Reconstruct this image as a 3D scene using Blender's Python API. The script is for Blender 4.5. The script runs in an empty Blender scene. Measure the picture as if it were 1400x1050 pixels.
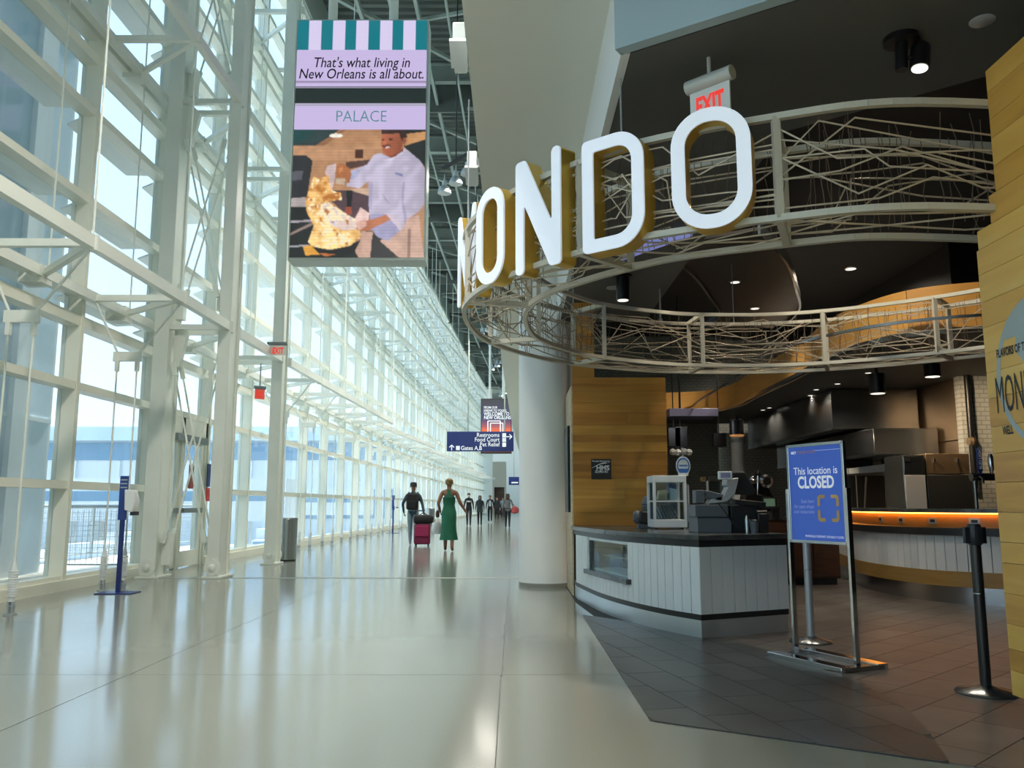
import bpy, bmesh, math, random
import numpy as np
from mathutils import Vector, Matrix
R = random.Random(7)
S = bpy.context.scene
C = S.collection
pi = math.pi

# ------------------------------------------------------------------ camera
F, CAMZ = 1150.0, 1.15                       # focal length in pixels of the 1400 wide frame, eye height
PITCH = math.atan(165.0 / F)
CP, SP = math.cos(PITCH), math.sin(PITCH)
cam = bpy.data.cameras.new('camera')
cam.sensor_width = 36.0
cam.lens = F / 1400.0 * 36.0
cam.clip_end = 2000
co = bpy.data.objects.new('camera', cam)
co.location = (0, 0, CAMZ)
co.rotation_euler = (pi / 2 + PITCH, 0, 0)
C.objects.link(co)
S.camera = co

# ------------------------------------------------------------------ sky, sun, exposure
S.view_settings.view_transform = 'Standard'
S.view_settings.look = 'None'
S.view_settings.gamma = 1.0
S.view_settings.use_curve_mapping = False
S.view_settings.exposure = 0.32
S.cycles.max_bounces = 10
S.cycles.diffuse_bounces = 6
S.cycles.glossy_bounces = 4
S.cycles.transmission_bounces = 4
S.cycles.transparent_max_bounces = 24
S.cycles.use_denoising = True
S.cycles.sample_clamp_indirect = 6.0
S.cycles.caustics_reflective = False
S.cycles.caustics_refractive = False
SKY = 1.85
w = bpy.data.worlds.new('sky')
S.world = w
w.use_nodes = True
nt = w.node_tree
nt.nodes.clear()
n_out = nt.nodes.new('ShaderNodeOutputWorld')
n_bg = nt.nodes.new('ShaderNodeBackground')
n_tc = nt.nodes.new('ShaderNodeTexCoord')
n_sep = nt.nodes.new('ShaderNodeSeparateXYZ')
n_ramp = nt.nodes.new('ShaderNodeValToRGB')
nt.links.new(n_tc.outputs['Generated'], n_sep.inputs[0])
nt.links.new(n_sep.outputs['Z'], n_ramp.inputs[0])
nt.links.new(n_ramp.outputs[0], n_bg.inputs[0])
nt.links.new(n_bg.outputs[0], n_out.inputs[0])
e = n_ramp.color_ramp.elements
e[0].position = 0.0; e[0].color = (.66, .80, .90, 1)
e[1].position = 1.0; e[1].color = (.38, .59, .86, 1)
x = n_ramp.color_ramp.elements.new(.25); x.color = (.50, .71, .90, 1)
n_bg.inputs[1].default_value = SKY
sd = bpy.data.lights.new('sun', 'SUN')
sd.energy = 7.0
sd.angle = math.radians(1.5)
sd.color = (1, .95, .86)
so = bpy.data.objects.new('sun', sd)
so.rotation_euler = (math.radians(-38), math.radians(4), 0)     # high sun from ahead of the camera, on the far side of the roof
C.objects.link(so)

# ------------------------------------------------------------------ helpers
def at(px, py, X=None, Y=None, Z=None):
    """a pixel of the photograph as a point on the plane X=, Y= or Z="""
    u, v = (px - 700) / F, (525 - py) / F
    d = (u, CP - v * SP, SP + v * CP)
    t = X / d[0] if X is not None else Y / d[1] if Y is not None else (Z - CAMZ) / d[2]
    return Vector((d[0] * t, d[1] * t, CAMZ + d[2] * t))

def mat(name, col, rough=.5, metal=0., emit=0., ecol=None, vary=0., vscale=3., bump=0., bscale=60., spec=.5, stretch=None, coat=0., rand=0.):
    m = bpy.data.materials.new(name)
    m.use_nodes = True
    t = m.node_tree
    b = t.nodes['Principled BSDF']
    b.inputs['Base Color'].default_value = (*col, 1)
    b.inputs['Roughness'].default_value = rough
    b.inputs['Metallic'].default_value = metal
    b.inputs['Specular IOR Level'].default_value = spec
    b.inputs['Coat Weight'].default_value = coat
    if emit:
        b.inputs['Emission Color'].default_value = (*(ecol or col), 1)
        b.inputs['Emission Strength'].default_value = emit
    tc = t.nodes.new('ShaderNodeTexCoord')
    mp = t.nodes.new('ShaderNodeMapping')
    t.links.new(tc.outputs['Object'], mp.inputs[0])
    if stretch: mp.inputs['Scale'].default_value = stretch
    if vary or rand:
        hs = t.nodes.new('ShaderNodeHueSaturation')
        hs.inputs['Color'].default_value = (*col, 1)
        no = t.nodes.new('ShaderNodeTexNoise')
        no.inputs['Scale'].default_value = vscale
        no.inputs['Detail'].default_value = 5
        t.links.new(mp.outputs[0], no.inputs[0])
        mr = t.nodes.new('ShaderNodeMapRange')
        mr.inputs['From Min'].default_value = .3; mr.inputs['From Max'].default_value = .7
        mr.inputs['To Min'].default_value = 1 - vary; mr.inputs['To Max'].default_value = 1 + vary
        t.links.new(no.outputs['Fac'], mr.inputs[0])
        val = mr.outputs[0]
        if rand:
            oi = t.nodes.new('ShaderNodeObjectInfo')
            m2 = t.nodes.new('ShaderNodeMapRange')
            m2.inputs['To Min'].default_value = 1 - rand; m2.inputs['To Max'].default_value = 1 + rand
            t.links.new(oi.outputs['Random'], m2.inputs[0])
            mu = t.nodes.new('ShaderNodeMath'); mu.operation = 'MULTIPLY'
            t.links.new(val, mu.inputs[0]); t.links.new(m2.outputs[0], mu.inputs[1])
            val = mu.outputs[0]
        t.links.new(val, hs.inputs['Value'])
        t.links.new(hs.outputs[0], b.inputs['Base Color'])
    if bump:
        n2 = t.nodes.new('ShaderNodeTexNoise'); n2.inputs['Scale'].default_value = bscale
        bp = t.nodes.new('ShaderNodeBump'); bp.inputs['Strength'].default_value = bump; bp.inputs['Distance'].default_value = .01
        t.links.new(mp.outputs[0], n2.inputs[0]); t.links.new(n2.outputs['Fac'], bp.inputs['Height'])
        t.links.new(bp.outputs[0], b.inputs['Normal'])
    return m

def wood(name, cols, stretch, rough=.42):
    """plank wood: grain along the unstretched axis, tone picked per plank"""
    m = bpy.data.materials.new(name); m.use_nodes = True
    t = m.node_tree; b = t.nodes['Principled BSDF']
    tc = t.nodes.new('ShaderNodeTexCoord'); mp = t.nodes.new('ShaderNodeMapping')
    mp.inputs['Scale'].default_value = stretch
    oi = t.nodes.new('ShaderNodeObjectInfo')
    cb = t.nodes.new('ShaderNodeVectorMath'); cb.operation = 'MULTIPLY_ADD'
    cb.inputs[1].default_value = (37, 19, 53)
    t.links.new(oi.outputs['Random'], cb.inputs[0]); t.links.new(tc.outputs['Object'], cb.inputs[2])
    t.links.new(cb.outputs[0], mp.inputs[0])
    no = t.nodes.new('ShaderNodeTexNoise'); no.inputs['Scale'].default_value = 1; no.inputs['Detail'].default_value = 7; no.inputs['Distortion'].default_value = .6
    t.links.new(mp.outputs[0], no.inputs[0])
    ma = t.nodes.new('ShaderNodeMath'); ma.operation = 'MULTIPLY_ADD'; ma.inputs[1].default_value = .75; 
    m3 = t.nodes.new('ShaderNodeMath'); m3.operation = 'MULTIPLY_ADD'; m3.inputs[1].default_value = .55; m3.inputs[2].default_value = -.18
    t.links.new(oi.outputs['Random'], m3.inputs[0]); t.links.new(no.outputs['Fac'], ma.inputs[0]); t.links.new(m3.outputs[0], ma.inputs[2])
    rp = t.nodes.new('ShaderNodeValToRGB')
    for i, c in enumerate(cols):
        p = i / (len(cols) - 1)
        el = rp.color_ramp.elements[0] if i == 0 else rp.color_ramp.elements[-1] if i == len(cols) - 1 else rp.color_ramp.elements.new(p)
        el.position = p; el.color = (*c, 1)
    t.links.new(ma.outputs[0], rp.inputs[0]); t.links.new(rp.outputs[0], b.inputs['Base Color'])
    b.inputs['Roughness'].default_value = rough
    bp = t.nodes.new('ShaderNodeBump'); bp.inputs['Strength'].default_value = .15; bp.inputs['Distance'].default_value = .004
    t.links.new(no.outputs['Fac'], bp.inputs['Height']); t.links.new(bp.outputs[0], b.inputs['Normal'])
    return m

def glassmat(name, tint, gloss=.08, rough=.02, haze=0., hcol=(.8, .9, .95)):
    m = bpy.data.materials.new(name); m.use_nodes = True
    t = m.node_tree; t.nodes.clear()
    o = t.nodes.new('ShaderNodeOutputMaterial'); mx = t.nodes.new('ShaderNodeMixShader')
    tr = t.nodes.new('ShaderNodeBsdfTransparent'); tr.inputs[0].default_value = (*tint, 1)
    gl = t.nodes.new('ShaderNodeBsdfGlossy'); gl.inputs['Roughness'].default_value = rough
    fr = t.nodes.new('ShaderNodeLayerWeight'); fr.inputs[0].default_value = .5
    pw = t.nodes.new('ShaderNodeMath'); pw.operation = 'POWER'; pw.inputs[1].default_value = 4
    sc_ = t.nodes.new('ShaderNodeMath'); sc_.operation = 'MULTIPLY_ADD'; sc_.inputs[1].default_value = .28; sc_.inputs[2].default_value = gloss * .4
    t.links.new(fr.outputs['Facing'], pw.inputs[0]); t.links.new(pw.outputs[0], sc_.inputs[0]); t.links.new(sc_.outputs[0], mx.inputs[0])
    first = tr.outputs[0]
    if haze:
        df = t.nodes.new('ShaderNodeBsdfTranslucent'); df.inputs[0].default_value = (*hcol, 1)
        m2 = t.nodes.new('ShaderNodeMixShader'); m2.inputs[0].default_value = haze
        t.links.new(tr.outputs[0], m2.inputs[1]); t.links.new(df.outputs[0], m2.inputs[2]); first = m2.outputs[0]
    t.links.new(first, mx.inputs[1]); t.links.new(gl.outputs[0], mx.inputs[2]); t.links.new(mx.outputs[0], o.inputs[0])
    return m

class MB:
    """collects shapes (world coordinates) that become ONE mesh object"""
    def __init__(s): s.v = []; s.f = []
    def add(s, v, f):
        n = len(s.v); s.v += [tuple(p) for p in v]; s.f += [tuple(i + n for i in q) for q in f]; return s
    def box(s, a, b):
        x0, y0, z0 = [min(a[i], b[i]) for i in range(3)]; x1, y1, z1 = [max(a[i], b[i]) for i in range(3)]
        return s.add([(x0,y0,z0),(x1,y0,z0),(x1,y1,z0),(x0,y1,z0),(x0,y0,z1),(x1,y0,z1),(x1,y1,z1),(x0,y1,z1)],
                     [(0,3,2,1),(4,5,6,7),(0,1,5,4),(1,2,6,5),(2,3,7,6),(3,0,4,7)])
    def obox(s, c, dx, dy, dz, sx, sy, sz):
        """box of full sizes sx sy sz along unit directions dx dy dz about c"""
        c, dx, dy, dz = Vector(c), Vector(dx).normalized(), Vector(dy).normalized(), Vector(dz).normalized()
        v = [c + dx*(a*sx/2) + dy*(b*sy/2) + dz*(g*sz/2) for g in (-1,1) for a, b in ((-1,-1),(1,-1),(1,1),(-1,1))]
        return s.add(v, [(0,3,2,1),(4,5,6,7),(0,1,5,4),(1,2,6,5),(2,3,7,6),(3,0,4,7)])
    def bar(s, p, q, w=.1, h=.1, up=(0,0,1)):
        p, q = Vector(p), Vector(q); d = q - p; L = d.length
        if L < 1e-6: return s
        d.normalize(); u = Vector(up)
        if abs(d.dot(u)) > .98: u = Vector((0,1,0))
        sd_ = d.cross(u).normalized(); u = sd_.cross(d)
        return s.obox((p + q) / 2, d, sd_, u, L, w, h)
    def tube(s, pts, r=.02, n=8, caps=True):
        pts = [Vector(p) for p in pts]; m = len(pts); rs = r if isinstance(r, (list, tuple)) else [r] * m
        rings = []; ref = None
        for i, p in enumerate(pts):
            d = (pts[min(i+1, m-1)] - pts[max(i-1, 0)]).normalized()
            if ref is None: ref = Vector((0,0,1)) if abs(d.z) < .9 else Vector((1,0,0))
            a = (ref - d * ref.dot(d)).normalized(); b = d.cross(a); ref = a
            rings.append([p + (a*math.cos(2*pi*k/n) + b*math.sin(2*pi*k/n)) * rs[i] for k in range(n)])
        v = [q for rg in rings for q in rg]; f = []
        for i in range(m-1):
            for k in range(n): f.append((i*n+k, i*n+(k+1)%n, (i+1)*n+(k+1)%n, (i+1)*n+k))
        if caps: f += [tuple(range(n-1,-1,-1)), tuple(range((m-1)*n, m*n))]
        return s.add(v, f)
    def lathe(s, prof, c=(0,0,0), n=24, axis=(0,0,1), sx=1., sy=1.):
        c = Vector(c); ax = Vector(axis).normalized()
        a = Vector((1,0,0)) if abs(ax.x) < .9 else Vector((0,1,0))
        a = (a - ax*a.dot(ax)).normalized(); b = ax.cross(a)
        v = []; f = []
        for r, z in prof:
            for k in range(n): v.append(c + ax*z + (a*math.cos(2*pi*k/n)*sx + b*math.sin(2*pi*k/n)*sy)*r)
        m = len(prof)
        for i in range(m-1):
            for k in range(n): f.append((i*n+k, i*n+(k+1)%n, (i+1)*n+(k+1)%n, (i+1)*n+k))
        f += [tuple(range(n-1,-1,-1)), tuple(range((m-1)*n, m*n))]
        return s.add(v, f)
    def prism(s, poly, z0, z1):
        """vertical prism over a plan polygon [(x, y)...]"""
        n = len(poly)
        a = sum(poly[i][0]*poly[(i+1)%n][1]-poly[(i+1)%n][0]*poly[i][1] for i in range(n))
        if a < 0: poly = poly[::-1]
        v = [(p[0], p[1], z0) for p in poly] + [(p[0], p[1], z1) for p in poly]
        f = [tuple(range(n-1,-1,-1)), tuple(range(n, 2*n))] + [(i, (i+1)%n, n+(i+1)%n, n+i) for i in range(n)]
        return s.add(v, f)
    def slab(s, pts, nrm, th):
        """flat polygon given in 3D, thickened by th along nrm"""
        nrm = Vector(nrm).normalized() * th; n = len(pts); p0 = [Vector(p) for p in pts]
        return s.add(p0 + [p + nrm for p in p0], [tuple(range(n-1,-1,-1)), tuple(range(n, 2*n))] + [(i,(i+1)%n,n+(i+1)%n,n+i) for i in range(n)])
    def ribbon(s, path, z0, z1, th):
        """vertical wall following a plan path [(x, y)...], thickness th to the left of travel; z0/z1 number or list"""
        m = len(path); P = [Vector((p[0], p[1], 0)) for p in path]
        Z0 = z0 if isinstance(z0, (list, tuple)) else [z0]*m; Z1 = z1 if isinstance(z1, (list, tuple)) else [z1]*m
        v = []
        for i, p in enumerate(P):
            d = (P[min(i+1,m-1)] - P[max(i-1,0)]).normalized(); nn = Vector((-d.y, d.x, 0))*th
            v += [(p.x,p.y,Z0[i]), (p.x,p.y,Z1[i]), (p.x+nn.x,p.y+nn.y,Z1[i]), (p.x+nn.x,p.y+nn.y,Z0[i])]
        f = []
        for i in range(m-1):
            a, b = 4*i, 4*i+4
            for k in range(4): f.append((a+k, b+k, b+(k+1)%4, a+(k+1)%4))
        f += [(3,2,1,0), (4*m-4,4*m-3,4*m-2,4*m-1)]
        return s.add(v, f)

def ob(name, mb, m=None, parent=None, base=None, smooth=40, bevel=0.):
    """link the collected shapes as one mesh object; vertices become relative to the thing's base"""
    root = parent
    while root is not None and root.parent is not None: root = root.parent
    if root is not None: o0 = Vector(root.location)
    elif base is not None: o0 = Vector(base)
    else:
        xs = [p[0] for p in mb.v]; ys = [p[1] for p in mb.v]; zs = [p[2] for p in mb.v]
        o0 = Vector(((min(xs)+max(xs))/2, (min(ys)+max(ys))/2, min(zs)))
    me = bpy.data.meshes.new(name)
    me.from_pydata([(p[0]-o0.x, p[1]-o0.y, p[2]-o0.z) for p in mb.v], [], mb.f)
    bm = bmesh.new(); bm.from_mesh(me); bmesh.ops.recalc_face_normals(bm, faces=bm.faces); bm.to_mesh(me); bm.free()
    if smooth:
        me.polygons.foreach_set('use_smooth', [True]*len(me.polygons))
        me.set_sharp_from_angle(angle=math.radians(smooth))
    if m: me.materials.append(m)
    o = bpy.data.objects.new(name, me); C.objects.link(o)
    if parent is not None: o.parent = parent
    else: o.location = o0
    if bevel:
        md = o.modifiers.new('bevel', 'BEVEL'); md.width = bevel; md.segments = 2; md.limit_method = 'ANGLE'; md.harden_normals = False
    return o

def tag(o, label=None, cat=None, group=None, kind=None):
    if label: o['label'] = label
    if cat: o['category'] = cat
    if group: o['group'] = group
    if kind: o['kind'] = kind
    return o

def thing(name, loc, label, cat, group=None, kind=None):
    o = bpy.data.objects.new(name, None); o.empty_display_size = .1
    o.location = loc; C.objects.link(o)
    return tag(o, label, cat, group, kind)

def text(s, size, org, xd, yd, m, parent, name='lettering', align='CENTER', depth=.001, bold=0., sx=1., shear=0., lift=.002):
    """flat lettering whose baseline starts/centres at org, running along xd with letters standing along yd"""
    cu = bpy.data.curves.new('t', 'FONT'); cu.body = s; cu.size = 1; cu.align_x = align; cu.offset = bold; cu.shear = shear
    cu.extrude = 0; cu.resolution_u = 3
    tmp = bpy.data.objects.new('t', cu); C.objects.link(tmp)
    dg = bpy.context.evaluated_depsgraph_get()
    me = bpy.data.meshes.new_from_object(tmp.evaluated_get(dg))
    bpy.data.objects.remove(tmp); bpy.data.curves.remove(cu)
    xd, yd, org = Vector(xd).normalized(), Vector(yd).normalized(), Vector(org); nn = xd.cross(yd)
    mb = MB(); n = len(me.vertices)
    P = [org + xd*(v.co.x*size*sx) + yd*(v.co.y*size) + nn*lift for v in me.vertices]
    mb.v = [tuple(p) for p in P]; mb.f = [tuple(p.vertices) for p in me.polygons]
    bpy.data.meshes.remove(me)
    return ob(name, mb, m, parent, smooth=0)

def catmull(P, n=6, closed=False):
    P = [Vector((*p, 0)[:3]) for p in P]; out = []; m = len(P)
    for i in range(m-1):
        a, b, c, d = P[max(i-1,0)], P[i], P[i+1], P[min(i+2,m-1)]
        for k in range(n):
            t = k/n
            out.append(.5*((2*b)+(c-a)*t+(2*a-5*b+4*c-d)*t*t+(3*b-a-3*c+d)*t**3))
    return out + [P[-1]]

def offset(path, d):
    out = []; m = len(path)
    for i, p in enumerate(path):
        q = (path[min(i+1,m-1)] - path[max(i-1,0)]).normalized()
        out.append(p + Vector((-q.y, q.x, 0))*d)
    return out

def lamp(name, kind, loc, power, col=(1,.9,.75), size=.2, aim=None, spot=None, parent=None, blend=.6):
    l = bpy.data.lights.new(name, kind); l.energy = power; l.color = col
    if kind == 'AREA': l.size = size
    else: l.shadow_soft_size = size
    if kind == 'SPOT': l.spot_size = math.radians(spot or 100); l.spot_blend = blend
    o = bpy.data.objects.new(name, l); C.objects.link(o)
    o.location = loc
    if aim is not None: o.rotation_euler = (Vector(aim) - Vector(loc)).to_track_quat('-Z', 'Y').to_euler()
    if parent is not None: o.location = Vector(loc) - Vector(parent.location); o.parent = parent
    return o

ORD = ['first','second','third','fourth','fifth','sixth','seventh','eighth','ninth','tenth','eleventh','twelfth','thirteenth','fourteenth','fifteenth','sixteenth','seventeenth','eighteenth','nineteenth','twentieth']

# ------------------------------------------------------------------ materials
M = {}
M['steel'] = mat('white_steel', (.82, .85, .79), .38, vary=.04, vscale=1.5)
M['mull'] = mat('mullion_paint', (.84, .84, .73), .4, vary=.03, vscale=1.)
M['glass'] = glassmat('clear_glass', (.93, .97, .99), .12, .03, haze=.05, hcol=(.75, .92, 1.))
M['caseglass'] = glassmat('case_glass', (.85, .92, .92), .2, .02)
M['terrazzo'] = mat('terrazzo', (.265, .282, .245), .13, vary=.05, vscale=120, bump=.0, spec=.6, rand=.03)
M['joint'] = mat('floor_joint', (.27, .28, .25), .5)
M['jointmetal'] = mat('joint_metal', (.45, .46, .42), .35, .8)
M['darktile'] = mat('dark_tile', (.062, .066, .066), .3, vary=.28, vscale=2.5, rand=.2, bump=.06, bscale=14)
M['browntile'] = mat('brown_tile', (.135, .118, .105), .34, vary=.25, vscale=2.2, rand=.16, bump=.05, bscale=14)
M['grout'] = mat('dark_grout', (.035, .034, .033), .7)
M['soffit'] = mat('soffit_paint', (.80, .81, .74), .6)
M['fascia'] = mat('fascia_paint', (.80, .85, .87), .55)
M['bluegrey'] = mat('blue_grey_paint', (.38, .50, .56), .55)
M['upper'] = mat('upper_wall_paint', (.66, .68, .62), .6)
M['charcoal'] = mat('charcoal_ceiling', (.10, .105, .104), .6)
M['black'] = mat('black_ceiling', (.004, .004, .004), .75)
M['deck'] = mat('roof_deck', (.115, .135, .118), .55)
M['roofsteel'] = mat('roof_steel', (.33, .38, .34), .45)
M['pillar'] = mat('pillar_plaster', (.88, .90, .89), .42, vary=.03, vscale=.8)
M['wood_y'] = wood('oak_planks', [(.46,.20,.03),(.68,.35,.06),(.80,.47,.10),(.90,.64,.22)], (9, .9, 9))
M['wood_x'] = wood('oak_planks_across', [(.30,.125,.022),(.47,.21,.036),(.60,.31,.06),(.74,.46,.13)], (.9, 9, 14))
M['wood_band'] = wood('oak_bent', [(.52,.24,.045),(.66,.34,.08),(.76,.44,.12)], (2, 2, 12))
M['wood_low'] = wood('oak_low_band', [(.24,.13,.04),(.36,.21,.06),(.48,.30,.10)], (2, 2, 25))
M['wood_pale'] = mat('pale_oak', (.60, .50, .33), .5, vary=.15, vscale=2, stretch=(3,3,14))
M['redwood'] = mat('dark_red_wood', (.075, .032, .018), .4, vary=.25, vscale=2, stretch=(2,2,12))
M['board'] = mat('white_boards', (.88, .91, .92), .42, rand=.035, vary=.02)
M['stone'] = mat('dark_stone', (.060, .065, .065), .22, vary=.35, vscale=9, bump=.02)
M['band'] = mat('black_band', (.018, .02, .022), .4)
M['kick'] = mat('steel_kick', (.66, .72, .76), .32, .75, vary=.06, vscale=2)
M['kick2'] = mat('brushed_steel_kick', (.46, .47, .48), .25, 1., vary=.2, vscale=1.5)
M['chrome'] = mat('chrome', (.75, .77, .80), .12, 1.)
M['inox'] = mat('stainless_steel', (.40, .42, .42), .26, 1., vary=.12, vscale=2)
M['inoxdark'] = mat('dark_stainless_steel', (.27, .28, .28), .24, .9, vary=.25, vscale=1.6, bump=.1, bscale=2.5)
M['inoxbrown'] = mat('bronze_tinted_steel', (.26, .18, .11), .33, .7, vary=.2, vscale=.8)
M['gold'] = mat('brass_return', (.80, .52, .10), .34, .55, vary=.1, vscale=5)
M['letter'] = mat('letter_acrylic', (.80, .84, .90), .35, emit=.30, ecol=(.80, .88, 1.))
M['frame'] = mat('sign_frame_paint', (.62, .59, .49), .45, .15)
M['wire'] = mat('sign_wire', (.58, .50, .38), .45, .3)
M['strand'] = mat('twig_strand', (.16, .12, .09), .6)
M['blackm'] = mat('black_metal', (.012, .012, .013), .32, .3)
M['blackp'] = mat('black_plastic', (.018, .019, .021), .38)
M['greyp'] = mat('grey_plastic', (.12, .14, .16), .45)
M['silverp'] = mat('silver_plastic', (.50, .51, .52), .35, .3)
M['whitep'] = mat('white_enamel', (.80, .83, .84), .35)
M['navy'] = mat('navy_sign', (.010, .028, .17), .4)
M['blue'] = mat('poster_blue', (.06, .14, .58), .35, emit=.20)  # printed poster given a glow of its own to read brighter
M['white'] = mat('white_print', (.85, .88, .9), .5)
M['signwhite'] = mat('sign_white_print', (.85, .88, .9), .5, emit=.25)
M['orange_p'] = mat('tan_print', (.75, .46, .17), .5)
M['darkblue_p'] = mat('ink_print', (.010, .012, .016), .5)
M['greyprint'] = mat('grey_blue_print', (.40, .46, .44), .6)
M['red'] = mat('exit_red', (.85, .035, .02), .4, emit=.5)
M['exitface'] = mat('exit_face', (.78, .80, .76), .4)
M['exitbody'] = mat('exit_body', (.55, .57, .53), .4)
M['exitgrey'] = mat('exit_grey_body', (.20, .24, .24), .4)
M['ledwarm'] = mat('orange_led', (1, .35, .04), .5, emit=9., ecol=(1, .36, .05))
M['lamp_on'] = mat('downlight_lens', (.9, .88, .8), .4, emit=.9, ecol=(1, .95, .85))
M['bulb'] = mat('warm_bulb', (1, .8, .5), .4, emit=5., ecol=(1, .78, .45))
M['concrete'] = mat('concrete_apron', (.62, .60, .55), .8, vary=.1, vscale=.4)
M['deckout'] = mat('terrace_deck', (.62, .58, .50), .8, vary=.06, vscale=1.)
M['bldblue'] = mat('pale_blue_cladding', (.56, .68, .78), .5, vary=.05, vscale=.2)
M['bldwhite'] = mat('white_cladding', (.72, .76, .78), .5)
M['bldglass'] = mat('blue_curtain_glass', (.16, .29, .42), .15, .2)
M['galv'] = mat('galvanised_steel', (.42, .46, .48), .45, .5)
M['shade'] = mat('sunshade_metal', (.74, .77, .72), .5, .1)
M['beige'] = mat('beige_wall', (.50, .46, .38), .6)
M['tilewall'] = None
def brickmat(name, c1, c2, mort, sc):
    m = bpy.data.materials.new(name); m.use_nodes = True; t = m.node_tree; b = t.nodes['Principled BSDF']
    tc = t.nodes.new('ShaderNodeTexCoord'); mp = t.nodes.new('ShaderNodeMapping'); mp.inputs['Rotation'].default_value = (pi/2, 0, 0)
    br = t.nodes.new('ShaderNodeTexBrick'); br.inputs['Scale'].default_value = sc
    br.inputs['Color1'].default_value = (*c1,1); br.inputs['Color2'].default_value = (*c2,1); br.inputs['Mortar'].default_value = (*mort,1); br.inputs['Mortar Size'].default_value = .03
    t.links.new(tc.outputs['Object'], mp.inputs[0]); t.links.new(mp.outputs[0], br.inputs[0]); t.links.new(br.outputs[0], b.inputs['Base Color'])
    b.inputs['Roughness'].default_value = .3
    return m
M['tilewall'] = brickmat('white_wall_tile', (.46,.47,.44), (.42,.43,.40), (.28,.28,.26), 3.6)
M['tilegrey'] = brickmat('grey_wall_tile', (.24,.27,.24), (.21,.24,.22), (.15,.16,.15), 3.6)
# ================================================================== FLOOR
BW = 2.55                                           # bay width of the glass wall and of the floor slabs
def bend(Y): return .00028 * Y * Y if Y > 0 else 0.  # the concourse bends slowly to the right
def Xw(Y): return -6.1 + bend(Y)                    # inner face of the glass wall
YK = [11.65 + BW * k for k in range(-12, 37)]       # mullion lines
floor = tag(ob('floor', MB().box((-6.6, -20, -.30), (14, 118, -.012)), M['joint'], base=(0, 0, 0)), kind='structure')
xs = [-6.6, -5.18, -2.63, -.08, 2.47, 5.02]
YJ = [13.62 + BW * k for k in range(-12, 40)]
for i in range(len(YJ) - 1):
    for j in range(len(xs) - 1):
        if YJ[i] > 13 and j == 4: continue
        sh = bend((YJ[i] + YJ[i+1]) / 2)
        s_ = MB().box((xs[j] + .003 + sh, YJ[i] + .003, -.012), (xs[j+1] - .003 + sh, YJ[i+1] - .003, 0))
        ob('terrazzo_slab', s_, M['terrazzo'], floor, smooth=0)
ob('expansion_joint', MB().box((-5.6, 13.55, -.005), (.72, 13.60, .004)).box((-5.6, 13.64, -.005), (.72, 13.69, .004)), M['jointmetal'], floor)

# restaurant floor: brown tiles laid on the diagonal, dark tile apron lying over their edge
def clip(poly, a, b):
    """keep the part of a polygon left of the line a->b"""
    out = []; n = len(poly)
    sd_ = lambda p: (b[0]-a[0])*(p[1]-a[1]) - (b[1]-a[1])*(p[0]-a[0])
    for i in range(n):
        p, q = poly[i], poly[(i+1) % n]; dp, dq = sd_(p), sd_(q)
        if dp >= 0: out.append(p)
        if dp * dq < 0:
            t = dp / (dp - dq); out.append((p[0]+(q[0]-p[0])*t, p[1]+(q[1]-p[1])*t))
    return out
def area(p): return abs(sum(p[i][0]*p[(i+1)%len(p)][1]-p[(i+1)%len(p)][0]*p[i][1] for i in range(len(p))))/2
arc = catmull([(1.96,3.97),(2.15,4.59),(2.26,5.26),(2.19,6.08),(2.06,6.81),(1.76,7.55),(1.3,8.35),(.74,9.1)], 3)
DARK = [(.74, 4.72)] + [(p.x, p.y) for p in arc]
BROWN = [(1.90, 4.02), (2.62, 3.55), (2.62, 4.70), (3.6, 4.70), (3.6, 5.2), (7.2, 7.2), (7.2, 21.0), (.76, 21.0), (.76, 10.2), (1.0, 7.2)]
def tiles(region_edges, ang, w_, l_, z0, z1, mt, parent, ext, skip=None, lim=300):
    ca, sa = math.cos(ang), math.sin(ang); out = []
    for i in range(-60, 60):
        for j in range(-60, 60):
            u0 = i*l_ + (j % 3)*l_/3; v0 = j*w_; g = .0025
            cc = [(u0+g, v0+g), (u0+l_-g, v0+g), (u0+l_-g, v0+w_-g), (u0+g, v0+w_-g)]
            P = [(ext[0]+a*ca-b*sa, ext[1]+a*sa+b*ca) for a, b in cc]
            for a, b in region_edges:
                P = clip(P, a, b)
                if len(P) < 3: break
            if len(P) < 3 or area(P) < .004: continue
            cx = sum(p[0] for p in P)/len(P); cy = sum(p[1] for p in P)/len(P)
            if skip and skip(cx, cy): continue
            out.append((cx*cx+cy*cy, P))
    out.sort(key=lambda t: t[0])
    for _, P in out[:lim]: ob('floor_tile', MB().prism(P, z0, z1), mt, parent, smooth=0)
    if len(out) > lim:
        mb = MB()
        for _, P in out[lim:]: mb.prism(P, z0, z1)
        tag(ob('distant_floor_tiles', mb, mt, parent, smooth=0), kind='stuff')
edges = lambda P: [(P[i], P[(i+1) % len(P)]) for i in range(len(P))]
rf = MB().prism(BROWN, -.002, .001)
rfloor = tag(ob('floor_restaurant', rf, M['grout'], base=(0,0,0)), kind='structure')
def inside(x, y, P):
    c = False; n = len(P)
    for i in range(n):
        (x1, y1), (x2, y2) = P[i], P[(i+1) % n]
        if (y1 > y) != (y2 > y) and x < (x2-x1)*(y-y1)/(y2-y1)+x1: c = not c
    return c
def dark_in(x, y): return inside(x, y, DARK)
def brown_skip(x, y):
    if all(dark_in(x+a, y+b) for a in (-.3, .3) for b in (-.3, .3)): return True
    return y > 13.4 or x > 6.3 or (x > 2.75 and y < 4.6) or (y > 8.6 and x < 1.25) or (x > 3.4 and y < .55*x + 2.6)
tiles([((1.90,4.02),(2.62,3.55)), ((.76,10.0),(.76,4.0))], math.radians(43), .30, .60, .001, .004, M['browntile'], rfloor, (2.17, 4.45), brown_skip)
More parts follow.
